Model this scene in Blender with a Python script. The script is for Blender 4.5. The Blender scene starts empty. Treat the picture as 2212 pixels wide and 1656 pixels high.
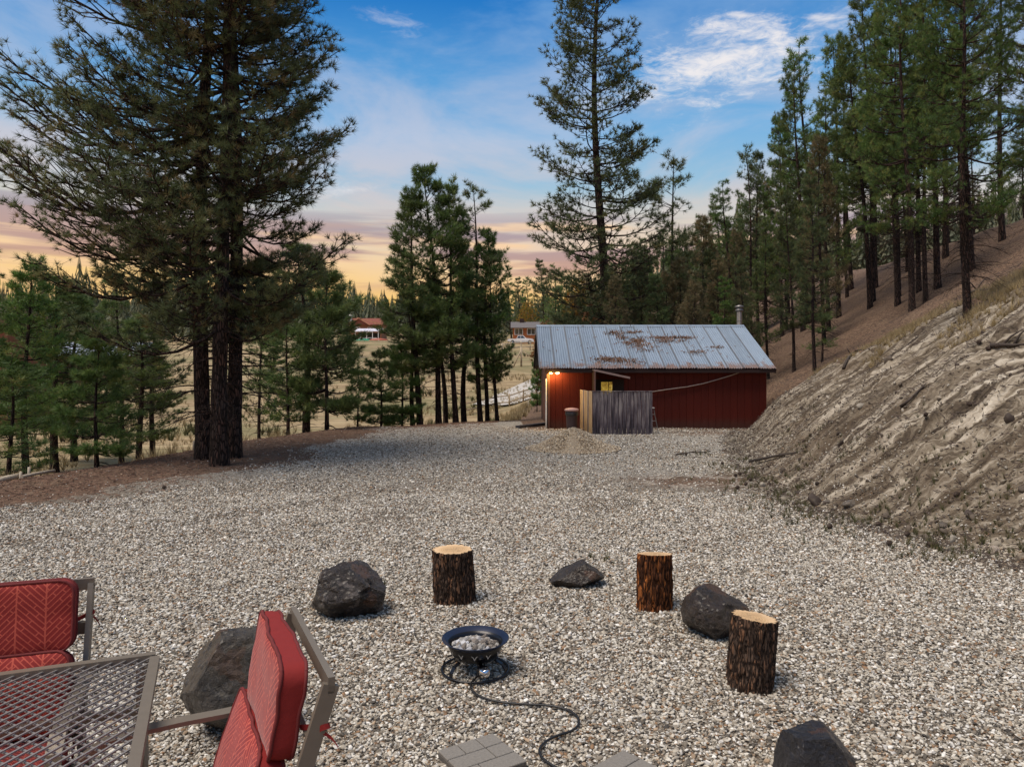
import bpy, math, random
import numpy as np
from math import radians as RAD, sin, cos, pi, sqrt
sc = bpy.context.scene
COL = sc.collection
rng = np.random.default_rng(7)
random.seed(7)

# ------------------------------------------------------------------ camera
CAM_H = 2.4
FPX = 1570.0 / 2212.0          # focal length in picture widths
cam_d = bpy.data.cameras.new("camera"); cam = bpy.data.objects.new("camera", cam_d); COL.objects.link(cam)
cam.location = (0, 0, CAM_H); cam.rotation_euler = (RAD(90), 0, 0)
cam_d.sensor_width = 36.0; cam_d.lens = 36.0 * FPX; cam_d.shift_y = -33.0 / 2212.0
cam_d.clip_start = 0.05; cam_d.clip_end = 3000
sc.camera = cam

# ------------------------------------------------------------------ world
SUN_EL, SUN_AZ = RAD(64), RAD(-118)      # azimuth from +Y towards +X
world = bpy.data.worlds.new("World"); sc.world = world; world.use_nodes = True
wt = world.node_tree; wt.nodes.clear()
def N(t, kind, **kw):
    n = t.nodes.new(kind)
    for k, v in kw.items(): setattr(n, k, v)
    return n
class G:
    """small helper for writing node graphs"""
    def __init__(s, t): s.t = t
    def put(s, sock, v):
        if isinstance(v, bpy.types.NodeSocket): s.t.links.new(v, sock)
        else:
            if hasattr(sock, 'default_value'):
                dv = sock.default_value
                try:
                    n = len(dv)
                    if isinstance(v, (int, float)): v = (v,) * n
                    v = tuple(v)
                    if n == 4 and len(v) == 3: v = v + (1.0,)
                except TypeError: pass
                sock.default_value = v
    def m(s, op, a, b=0.0, c=0.0, clamp=False):
        n = N(s.t, 'ShaderNodeMath', operation=op, use_clamp=clamp)
        for i, v in enumerate((a, b, c)): s.put(n.inputs[i], v)
        return n.outputs[0]
    def v(s, op, a, b=(0, 0, 0), sc_=1.0):
        n = N(s.t, 'ShaderNodeVectorMath', operation=op)
        s.put(n.inputs[0], a); s.put(n.inputs[1], b)
        if op == 'SCALE': s.put(n.inputs['Scale'], sc_)
        return n.outputs['Value'] if op in ('LENGTH', 'DOT_PRODUCT', 'DISTANCE') else n.outputs[0]
    def xyz(s, vec):
        n = N(s.t, 'ShaderNodeSeparateXYZ'); s.put(n.inputs[0], vec); return n.outputs
    def comb(s, x, y, z):
        n = N(s.t, 'ShaderNodeCombineXYZ')
        for i, q in enumerate((x, y, z)): s.put(n.inputs[i], q)
        return n.outputs[0]
    def mix(s, f, a, b, mode='MIX'):
        n = N(s.t, 'ShaderNodeMix', data_type='RGBA', blend_type=mode)
        s.put(n.inputs[0], f); s.put(n.inputs[6], a); s.put(n.inputs[7], b); return n.outputs[2]
    def ramp(s, f, stops, interp='LINEAR'):
        n = N(s.t, 'ShaderNodeValToRGB'); r = n.color_ramp; r.interpolation = interp
        while len(r.elements) < len(stops): r.elements.new(0.5)
        for e, (p, c) in zip(r.elements, stops):
            e.position = p
            e.color = (c, c, c, 1) if isinstance(c, (int, float)) else (tuple(c) + (1,))[:4]
        s.put(n.inputs[0], f); return n.outputs[0]
    def noise(s, vec, scale, detail=4, rough=0.55, dist=0.0, out=0):
        n = N(s.t, 'ShaderNodeTexNoise'); s.put(n.inputs['Vector'], vec)
        s.put(n.inputs['Scale'], scale); s.put(n.inputs['Detail'], detail); s.put(n.inputs['Roughness'], rough); s.put(n.inputs['Distortion'], dist)
        return n.outputs[out]
    def voro(s, vec, scale, feature='F1', rnd=1.0):
        n = N(s.t, 'ShaderNodeTexVoronoi', feature=feature); s.put(n.inputs['Vector'], vec); s.put(n.inputs['Scale'], scale)
        s.put(n.inputs['Randomness'], rnd)
        return n.outputs
    def smooth(s, x, a, b):
        n = N(s.t, 'ShaderNodeMapRange', interpolation_type='SMOOTHSTEP'); s.put(n.inputs[0], x)
        s.put(n.inputs[1], a); s.put(n.inputs[2], b); return n.outputs[0]
def srgb(r, g, b):
    f = lambda c: (c / 255 / 12.92) if c <= 10 else ((c / 255 + 0.055) / 1.055) ** 2.4
    return (f(r), f(g), f(b))

g = G(wt)
tc = N(wt, 'ShaderNodeTexCoord'); D = tc.outputs['Generated']
dx, dy, dz = g.xyz(D)
# clear sky: deep blue above, cream and orange glow along the horizon; unseen overhead greyed to take blue out of the light
warp = g.noise(g.v('MULTIPLY', D, (1.5, 1.5, 6)), 1.0, 3)
el = g.m('ADD', dz, g.m('MULTIPLY', g.m('SUBTRACT', warp, 0.5), 0.05))
base = g.ramp(el, [(0.0, srgb(250, 176, 84)), (0.10, srgb(252, 204, 112)), (0.15, srgb(243, 208, 160)), (0.19, srgb(216, 208, 190)),
                   (0.245, srgb(150, 190, 216)), (0.31, srgb(116, 174, 220)), (0.37, srgb(78, 152, 212)), (0.46, srgb(14, 112, 192)), (0.62, srgb(70, 130, 184)), (0.8, srgb(146, 158, 178)), (1.0, srgb(160, 166, 178))])
# thin high veil
veil_n = g.noise(g.v('MULTIPLY', D, (2.6, 2.6, 7.5)), 1.3, 6, 0.6, 0.4)
veil = g.smooth(veil_n, 0.38, 0.66)
veil_c = g.ramp(el, [(0.1, srgb(250, 205, 150)), (0.2, srgb(218, 202, 192)), (0.3, srgb(184, 196, 218)), (0.45, srgb(104, 156, 210)), (0.7, srgb(176, 180, 196)), (1.0, srgb(184, 184, 192))])
skyc = g.mix(g.m('MULTIPLY', veil, 0.92), base, veil_c)
# flat mauve bars low over the valley, with lit undersides
bar_n = g.noise(g.v('MULTIPLY', D, (1.5, 1.5, 22)), 1.25, 5, 0.55, 0.25)
band = g.m('MULTIPLY', g.smooth(dz, 0.085, 0.14), g.m('SUBTRACT', 1.0, g.smooth(dz, 0.18, 0.225)))
bars = g.m('MULTIPLY', g.smooth(bar_n, 0.47, 0.57), band)
lit_n = g.noise(g.v('MULTIPLY', g.v('ADD', D, (0, 0, 0.012)), (1.5, 1.5, 22)), 1.25, 5, 0.55, 0.25)
lit = g.m('MULTIPLY', g.smooth(lit_n, 0.50, 0.58), band)
skyc = g.mix(g.m('MULTIPLY', lit, 0.8), skyc, srgb(250, 208, 160))
skyc = g.mix(g.m('MULTIPLY', bars, 0.72), skyc, g.mix(g.smooth(dz, 0.10, 0.22), srgb(176, 122, 112), srgb(140, 134, 158)))
# one bright torn cloud high to the right and small flecks beside it
def blob(cx, cz, rx, rz, tilt=0.0):
    px = g.m('SUBTRACT', g.m('DIVIDE', dx, g.m('MAXIMUM', dy, 0.05)), cx); pz = g.m('SUBTRACT', g.m('DIVIDE', dz, g.m('MAXIMUM', dy, 0.05)), cz)
    qx = g.m('ADD', g.m('MULTIPLY', px, cos(tilt)), g.m('MULTIPLY', pz, sin(tilt)))
    qz = g.m('SUBTRACT', g.m('MULTIPLY', pz, cos(tilt)), g.m('MULTIPLY', px, sin(tilt)))
    qx = g.m('DIVIDE', qx, rx); qz = g.m('DIVIDE', qz, rz)
    r = g.m('SQRT', g.m('ADD', g.m('MULTIPLY', qx, qx), g.m('MULTIPLY', qz, qz)))
    return g.m('SUBTRACT', 1.0, r)
tex = g.noise(g.v('MULTIPLY', D, (7, 7, 22)), 1.6, 8, 0.62, 0.5)
texb = g.m('MULTIPLY', g.m('SUBTRACT', tex, 0.5), 2.6)
tex2 = g.m('MULTIPLY', g.m('SUBTRACT', g.noise(g.v('MULTIPLY', D, (22, 22, 60)), 1.6, 6, 0.7, 1.2), 0.5), 1.5)
def cloudlet(*a): return g.smooth(g.m('ADD', g.m('ADD', blob(*a), texb), tex2), 0.0, 1.15)
c1 = cloudlet(0.295, 0.425, 0.19, 0.06, RAD(17))
c2 = cloudlet(0.255, 0.405, 0.10, 0.025, RAD(4))
c3 = cloudlet(0.42, 0.482, 0.035, 0.01, RAD(0))
c4 = cloudlet(0.315, 0.485, 0.03, 0.007, 0)
c5 = cloudlet(-0.16, 0.475, 0.05, 0.018, RAD(-12))
c6 = cloudlet(-0.225, 0.245, 0.055, 0.012, RAD(2))
white = g.m('MAXIMUM', g.m('MAXIMUM', c1, g.m('MULTIPLY', c2, 0.7)), g.m('MAXIMUM', g.m('MULTIPLY', c3, .8), g.m('MAXIMUM', g.m('MULTIPLY', c4, .8), g.m('MAXIMUM', g.m('MULTIPLY', c5, .35), g.m('MULTIPLY', c6, .6)))))
front = g.smooth(dy, 0.0, 0.2)
skyc = g.mix(g.m('MULTIPLY', g.m('MULTIPLY', white, front), 0.92), skyc, srgb(244, 238, 236))
bg = N(wt, 'ShaderNodeBackground'); g.put(bg.inputs[0], skyc); bg.inputs[1].default_value = 0.92
sky = N(wt, 'ShaderNodeTexSky', sky_type='NISHITA', sun_disc=False)
sky.sun_elevation = SUN_EL; sky.sun_rotation = SUN_AZ
bg2 = N(wt, 'ShaderNodeBackground'); wt.links.new(sky.outputs[0], bg2.inputs[0]); bg2.inputs[1].default_value = 0.006
ad = N(wt, 'ShaderNodeAddShader'); wt.links.new(bg.outputs[0], ad.inputs[0]); wt.links.new(bg2.outputs[0], ad.inputs[1])
wo = N(wt, 'ShaderNodeOutputWorld'); wt.links.new(ad.outputs[0], wo.inputs[0])
world.cycles.sampling_method = 'MANUAL'; world.cycles.sample_map_resolution = 512

# ------------------------------------------------------------------ sun, exposure
sl = bpy.data.lights.new("sun", 'SUN'); sl.energy = 3.5; sl.angle = RAD(36); sl.color = (1.0, 0.885, 0.76)
so = bpy.data.objects.new("sun", sl); COL.objects.link(so)
so.rotation_euler = (RAD(90) - SUN_EL, 0, pi - SUN_AZ); so.location = (0, 0, 60)
sc.view_settings.view_transform = 'Standard'; sc.view_settings.look = 'None'
sc.view_settings.gamma = 1.0; sc.view_settings.exposure = 0.12; sc.view_settings.use_curve_mapping = False
sc.render.engine = 'CYCLES'; sc.cycles.max_bounces = 6; sc.cycles.transparent_max_bounces = 8; sc.cycles.use_denoising = True

# ------------------------------------------------------------------ mesh helpers
def link(o, parent=None):
    COL.objects.link(o)
    if parent is not None: o.parent = parent
    return o
def tag(o, label=None, cat=None, group=None, kind=None):
    if label: o['label'] = label
    if cat: o['category'] = cat
    if group: o['group'] = group
    if kind: o['kind'] = kind
    return o
def empty(name, loc=(0, 0, 0), rz=0.0, label=None, cat=None, group=None):
    o = bpy.data.objects.new(name, None); COL.objects.link(o); o.location = loc; o.rotation_euler = (0, 0, rz); o.empty_display_size = 0.2
    return tag(o, label, cat, group)
def raw_mesh(name, V, F, mat=None, smooth=False, attrs=None):
    V = np.asarray(V, dtype=np.float32).reshape(-1, 3); me = bpy.data.meshes.new(name)
    if isinstance(F, np.ndarray):
        k = F.shape[1]; nf = F.shape[0]
        me.vertices.add(len(V)); me.vertices.foreach_set('co', V.ravel())
        me.loops.add(nf * k); me.loops.foreach_set('vertex_index', F.ravel().astype(np.int32))
        me.polygons.add(nf); me.polygons.foreach_set('loop_start', np.arange(0, nf * k, k, dtype=np.int32))
        me.update(calc_edges=True)
    else:
        me.from_pydata(V.tolist(), [], [tuple(f) for f in F]); me.update()
    me.polygons.foreach_set('use_smooth', [bool(smooth)] * len(me.polygons))
    if attrs:
        for k, a in attrs.items():
            at = me.attributes.new(k, 'FLOAT', 'POINT'); at.data.foreach_set('value', np.asarray(a, dtype=np.float32))
    if mat: me.materials.append(mat)
    return me
def obj(name, me, parent=None, loc=None, rot=None):
    o = bpy.data.objects.new(name, me); link(o, parent)
    if loc is not None: o.location = loc
    if rot is not None: o.rotation_euler = rot
    return o
class MB:
    """collects simple solids and builds them as one mesh"""
    def __init__(s): s.V = []; s.F = []; s.S = []
    def add(s, V, F, smooth=False):
        b = len(s.V); s.V += [tuple(map(float, v)) for v in V]; s.F += [tuple(int(i) + b for i in f) for f in F]; s.S += [smooth] * len(F); return s
    def box(s, c, size, rz=0.0, rx=0.0, ry=0.0, bev=0.0):
        hx, hy, hz = [q / 2 for q in size]
        if bev > 0:
            b = min(bev, hx * .9, hy * .9, hz * .9); V = []; idx = {}
            for sx in (-1, 1):
                for sy in (-1, 1):
                    for sz in (-1, 1):
                        for ax in range(3):
                            p = [sx * hx, sy * hy, sz * hz]; q = [sx * (hx - b), sy * (hy - b), sz * (hz - b)]
                            q[ax] = p[ax]; idx[(sx, sy, sz, ax)] = len(V); V.append(q)
            F = []
            for ax in range(3):
                o1, o2 = [a for a in range(3) if a != ax]
                for sg in (-1, 1):
                    f = []
                    for a, b_ in ((-1, -1), (1, -1), (1, 1), (-1, 1)):
                        k = [0, 0, 0]; k[ax] = sg; k[o1] = a; k[o2] = b_; f.append(idx[(k[0], k[1], k[2], ax)])
                    if (sg == 1) != (ax != 1): f = f[::-1]
                    F.append(f)
            for ax in range(3):
                o1, o2 = [a for a in range(3) if a != ax]
                for a in (-1, 1):
                    for b_ in (-1, 1):
                        def K(e, face):
                            k = [0, 0, 0]; k[ax] = e; k[o1] = a; k[o2] = b_; return idx[(k[0], k[1], k[2], face)]
                        f = [K(-1, o1), K(1, o1), K(1, o2), K(-1, o2)]
                        sgn = a * b_ * (1 if ax != 1 else -1)
                        F.append(f if sgn > 0 else f[::-1])
            for sx in (-1, 1):
                for sy in (-1, 1):
                    for sz in (-1, 1):
                        f = [idx[(sx, sy, sz, 0)], idx[(sx, sy, sz, 1)], idx[(sx, sy, sz, 2)]]
                        F.append(f if sx * sy * sz > 0 else f[::-1])
        else:
            V = [(-hx, -hy, -hz), (hx, -hy, -hz), (hx, hy, -hz), (-hx, hy, -hz), (-hx, -hy, hz), (hx, -hy, hz), (hx, hy, hz), (-hx, hy, hz)]
            F = [(0, 3, 2, 1), (4, 5, 6, 7), (0, 1, 5, 4), (1, 2, 6, 5), (2, 3, 7, 6), (3, 0, 4, 7)]
        R = rot3(rx, ry, rz); V = (np.array(V) @ R.T) + np.array(c)
        return s.add(V, F)
    def bar(s, a, b, w, h, up=(0, 0, 1)):
        a = np.array(a, float); b = np.array(b, float); d = b - a; L = np.linalg.norm(d); d /= L
        up = np.array(up, float); x = np.cross(d, up); n = np.linalg.norm(x)
        if n < 1e-5: x = np.cross(d, (1, 0, 0)); n = np.linalg.norm(x)
        x /= n; z = np.cross(x, d); V = []
        for p in (a, b):
            for (i, j) in ((-1, -1), (1, -1), (1, 1), (-1, 1)): V.append(p + x * i * w / 2 + z * j * h / 2)
        return s.add(V, [(0, 3, 2, 1), (4, 5, 6, 7), (0, 1, 5, 4), (1, 2, 6, 5), (2, 3, 7, 6), (3, 0, 4, 7)])
    def ribbon(s, pts, w, h, wdir):
        """flat bar swept along a path, wide side along wdir"""
        P = np.array(pts, float); wdir = np.array(wdir, float); V = []; n = len(P)
        T = np.gradient(P, axis=0); T /= np.linalg.norm(T, axis=1)[:, None]
        for p, t in zip(P, T):
            z = np.cross(wdir, t); z /= np.linalg.norm(z)
            for (i, j) in ((-1, -1), (1, -1), (1, 1), (-1, 1)): V.append(p + wdir * i * w / 2 + z * j * h / 2)
        F = [(0, 3, 2, 1), tuple(4 * (n - 1) + k for k in (0, 1, 2, 3))]
        for k in range(n - 1):
            for j in range(4): F.append((4 * k + j, 4 * k + (j + 1) % 4, 4 * k + 4 + (j + 1) % 4, 4 * k + 4 + j))
        return s.add(V, F)
    def tube(s, pts, r, sides=8, caps=True):
        V, F = tube_arr(pts, r, sides); n = len(V) // sides
        s.add(V, F, True)
        if caps:
            b = len(s.V) - len(V); s.F += [tuple(b + k for k in range(sides))[::-1], tuple(b + (n - 1) * sides + k for k in range(sides))]; s.S += [False, False]
        return s
    def lathe(s, prof, seg=24, c=(0, 0, 0)):
        V = []; n = len(prof)
        for r, z in prof:
            for k in range(seg): V.append((c[0] + r * cos(2 * pi * k / seg), c[1] + r * sin(2 * pi * k / seg), c[2] + z))
        F = [(i * seg + k, i * seg + (k + 1) % seg, (i + 1) * seg + (k + 1) % seg, (i + 1) * seg + k) for i in range(n - 1) for k in range(seg)]
        return s.add(V, F, True)
    def prism(s, poly, d, axis=1):
        """polygon in two axes extruded over d=(lo,hi) along axis"""
        n = len(poly); V = []
        for q in d:
            for p in poly:
                v = [0, 0, 0]; o = [a for a in range(3) if a != axis]; v[o[0]] = p[0]; v[o[1]] = p[1]; v[axis] = q; V.append(v)
        F = [tuple(range(n)), tuple(range(2 * n - 1, n - 1, -1))] + [(k, n + k, n + (k + 1) % n, (k + 1) % n) for k in range(n)]
        return s.add(V, F)
    def mesh(s, name, mat):
        me = bpy.data.meshes.new(name); me.from_pydata(s.V, [], s.F); me.update()
        me.polygons.foreach_set('use_smooth', s.S)
        if mat: me.materials.append(mat)
        import bmesh
        bm = bmesh.new(); bm.from_mesh(me); bmesh.ops.recalc_face_normals(bm, faces=bm.faces[:]); bm.to_mesh(me); bm.free()
        return me
    def build(s, name, mat, parent=None, loc=None, rot=None): return obj(name, s.mesh(name, mat), parent, loc, rot)
def rot3(rx, ry, rz):
    cx, sx, cy, sy, cz, sz = cos(rx), sin(rx), cos(ry), sin(ry), cos(rz), sin(rz)
    return np.array([[cz, -sz, 0], [sz, cz, 0], [0, 0, 1]]) @ np.array([[cy, 0, sy], [0, 1, 0], [-sy, 0, cy]]) @ np.array([[1, 0, 0], [0, cx, -sx], [0, sx, cx]])
def tube_arr(pts, r, sides):
    P = np.asarray(pts, float); n = len(P)
    T = np.gradient(P, axis=0); T /= (np.linalg.norm(T, axis=1)[:, None] + 1e-9)
    ref = np.array([0, 0, 1.0]) if abs(T[0][2]) < 0.8 else np.array([1.0, 0, 0])
    X = np.cross(T, ref); X /= (np.linalg.norm(X, axis=1)[:, None] + 1e-9); Y = np.cross(T, X)
    a = np.arange(sides) * 2 * pi / sides
    r = np.broadcast_to(np.asarray(r, float), (n,))
    V = P[:, None, :] + r[:, None, None] * (np.cos(a)[None, :, None] * X[:, None, :] + np.sin(a)[None, :, None] * Y[:, None, :])
    i = np.arange(n - 1)[:, None] * sides; k = np.arange(sides)[None, :]; k2 = (k + 1) % sides
    F = np.stack([i + k, i + k2, i + sides + k2, i + sides + k], -1).reshape(-1, 4)
    return V.reshape(-1, 3), F

# value noise (numpy)
def _h(i, j, k, s):
    n = (i * 374761393 + j * 668265263 + k * 2147483647 + s * 974634777) & 0xffffffff
    n = ((n ^ (n >> 13)) * 1274126177) & 0xffffffff
    return ((n ^ (n >> 16)) & 0xffff) / 65535.0
def vnoise(x, y, z=0.0, seed=0):
    x, y, z = np.broadcast_arrays(np.asarray(x, float), np.asarray(y, float), np.asarray(z, float))
    xi, yi, zi = np.floor(x).astype(np.int64), np.floor(y).astype(np.int64), np.floor(z).astype(np.int64)
    fx, fy, fz = x - xi, y - yi, z - zi
    fx, fy, fz = [f * f * (3 - 2 * f) for f in (fx, fy, fz)]
    r = 0
    for a in (0, 1):
        for b in (0, 1):
            for c in (0, 1):
                w = (fx if a else 1 - fx) * (fy if b else 1 - fy) * (fz if c else 1 - fz)
                r = r + w * _h(xi + a, yi + b, zi + c, seed)
    return r * 2 - 1
def fbm(x, y, z=0.0, o=4, seed=0, gain=0.5):
    r = 0; a = 1.0; t = 0
    for k in range(o):
        r = r + a * vnoise(x * 2 ** k, y * 2 ** k, np.asarray(z) * 2 ** k, seed + k * 17); t += a; a *= gain
    return r / t
def sstep(x, a, b):
    t = np.clip((x - a) / (b - a), 0, 1); return t * t * (3 - 2 * t)

# ------------------------------------------------------------------ terrain height
TOE = np.array([(-20, 10), (0, 8.6), (5, 7.4), (9.3, 6.3), (11.2, 5.5), (13.2, 5.2), (16, 5.6), (18.4, 6.1), (22, 6.95), (24.5, 7.6), (27, 8.5), (29, 9.5), (33, 10.9), (38, 12.0), (60, 13), (100, 15), (200, 20), (600, 40)], float)
EDGE = np.array([(-200, 8), (-40, 11), (-14, 13.8), (-11, 15.6), (-10.3, 18), (-9.7, 21.4), (-9.2, 24.6), (-7, 29.7), (-2.3, 34.3), (1.2, 36.5), (1.8, 45), (4, 70), (9, 100), (16, 200), (40, 700)], float)
def edge_q(X, Y):
    """distance beyond the yard's left edge, negative inside"""
    X = np.asarray(X, float); Y = np.asarray(Y, float); best = np.full(np.broadcast(X, Y).shape, 1e9); sg = np.zeros_like(best)
    for (ax, ay), (bx, by) in zip(EDGE[:-1], EDGE[1:]):
        ux, uy = bx - ax, by - ay; L2 = ux * ux + uy * uy
        t = np.clip(((X - ax) * ux + (Y - ay) * uy) / L2, 0, 1)
        d = np.hypot(X - ax - t * ux, Y - ay - t * uy); cr = ux * (Y - ay) - uy * (X - ax)
        m = d < best; best = np.where(m, d, best); sg = np.where(m, np.sign(cr), sg)
    return best * sg
def zvalley(Y): return np.interp(Y, [0, 52, 62, 80, 155, 200, 280, 420, 700], [-2.7, -2.7, -2.5, -1.5, 7.3, 10.8, 15, 26, 40])
def height(X, Y, fine=True):
    X = np.asarray(X, float); Y = np.asarray(Y, float)
    toe = np.interp(Y, TOE[:, 0], TOE[:, 1]) + 0.35 * fbm(Y * 0.35, X * 0 + 3.1, o=2, seed=5)
    d = X - toe
    ht = np.interp(Y, [0, 9, 14, 20, 26, 34, 60], [4.4, 4.1, 3.7, 3.0, 2.3, 1.6, 1.0])     # height of the bare bank
    k = ht / 0.86                                                              # its width
    dd = np.maximum(d, 0)
    bank = ht * (1 - np.exp(-np.minimum(dd, 1.2 * k) ** 1.35 / (k * 0.62) ** 1.35)) * 1.0
    up = np.maximum(d - 0.75 * k, 0); up = 0.56 * np.minimum(up, 22) * (up / (up + 1.0)) + 0.12 * np.maximum(up - 22, 0)
    hill = bank + up
    q = edge_q(X, Y); s = sstep(q, -0.8, 6.5)
    right = np.maximum(zvalley(Y) * 0.9, 0) * sstep(Y, 60, 100)
    z = right * (1 - s) + zvalley(Y) * s + hill * (1 - sstep(q, -2, 4))
    yard = 1 - sstep(np.abs(X) * 0 + Y, 45, 60)
    z = z + 0.035 * fbm(X * 0.35, Y * 0.35, o=3, seed=9) * yard * sstep(Y, 7, 12)
    z = z - 0.10 * sstep(q, -3.2, 0) + 0.10 * sstep(q, -2.4, -0.6) * (Y < 30)
    far = sstep(Y, 40, 120); z = z + far * 1.2 * fbm(X * 0.02, Y * 0.02, o=3, seed=21)
    if fine:
        onb = sstep(d, 0.1, 1.2) * (1 - sstep(d, k * 1.1, k * 1.1 + 2.0))
        a = Y * 1.0 + X * 0.45        # gullies run down the bank, leaning away from the camera
        a = a + 0.6 * fbm(X * .45, Y * .45, o=3, seed=33); b = X - 0.3 * Y
        gul = np.abs(fbm(a * 0.9, b * 0.28, o=4, seed=31)) * 0.42 + 0.17 * fbm(a * 3.6, b * 0.6, o=4, seed=37)
        z = z - onb * (gul * 0.9 - 0.12 + 0.06 * np.abs(fbm(X * 1.3, Y * 1.3, o=4, seed=39, gain=.6)) - .05 * fbm(X * 5, Y * 5, o=2, seed=43))
        up_m = sstep(d, k, k + 2)
        z = z + up_m * (0.30 * fbm(X * 0.55, Y * 0.55, o=5, seed=41, gain=.6)) * (1 - far)
        z = z + 0.02 * fbm(X * 2.5, Y * 2.5, o=3, seed=51) * sstep(d, -1.5, 0.5)
        z = z + 0.10 * fbm(X * 0.5, Y * 0.5, o=3, seed=61) * sstep(q, 0, 6)
    return z
def hz(x, y): return float(height(np.array([x]), np.array([y]))[0])
def at(px, py, Y):
    """point at distance Y seen along the ray through (px,py) of the 2212 px wide photograph"""
    return ((px - 1106) / 1570 * Y, Y, CAM_H - (py - 795) / 1570 * Y)
def on_ground(px, py, y0=3.0, y1=260.0):
    Ys = np.geomspace(y0, y1, 1600); X = (px - 1106) / 1570 * Ys; zr = CAM_H - (py - 795) / 1570 * Ys; zg = ground_z(X, Ys)
    i = np.argmax(zg >= zr) if (zg >= zr).any() else len(Ys) - 1
    return float(X[i]), float(Ys[i]), float(zg[i])

# ------------------------------------------------------------------ materials
def new_mat(name):
    m = bpy.data.materials.new(name); m.use_nodes = True; t = m.node_tree; b = t.nodes['Principled BSDF']; return m, G(t), b
def bump(g_, b, h, strength=0.5, dist=0.02):
    n = N(g_.t, 'ShaderNodeBump'); n.inputs['Strength'].default_value = strength; n.inputs['Distance'].default_value = dist
    g_.put(n.inputs['Height'], h); g_.t.links.new(n.outputs[0], b.inputs['Normal'])
def objco(g_): return N(g_.t, 'ShaderNodeTexCoord').outputs['Object']
def attr(g_, name): return N(g_.t, 'ShaderNodeAttribute', attribute_name=name).outputs['Fac']
def plain(name, col, rough=0.6, metal=0.0, var=0.15, scale=8.0, bmp=0.0, spec=None):
    m, g_, b = new_mat(name); co = objco(g_)
    n = g_.noise(co, scale, 5, 0.6)
    f = g_.m('ADD', 1 - var, g_.m('MULTIPLY', n, 2 * var))
    g_.put(b.inputs['Base Color'], g_.mix(1.0, tuple(col), g_.comb(f, f, f), 'MULTIPLY'))
    b.inputs['Roughness'].default_value = rough; b.inputs['Metallic'].default_value = metal
    if spec is not None: b.inputs['Specular IOR Level'].default_value = spec
    if bmp: bump(g_, b, n, bmp, 0.01)
    return m

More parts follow.
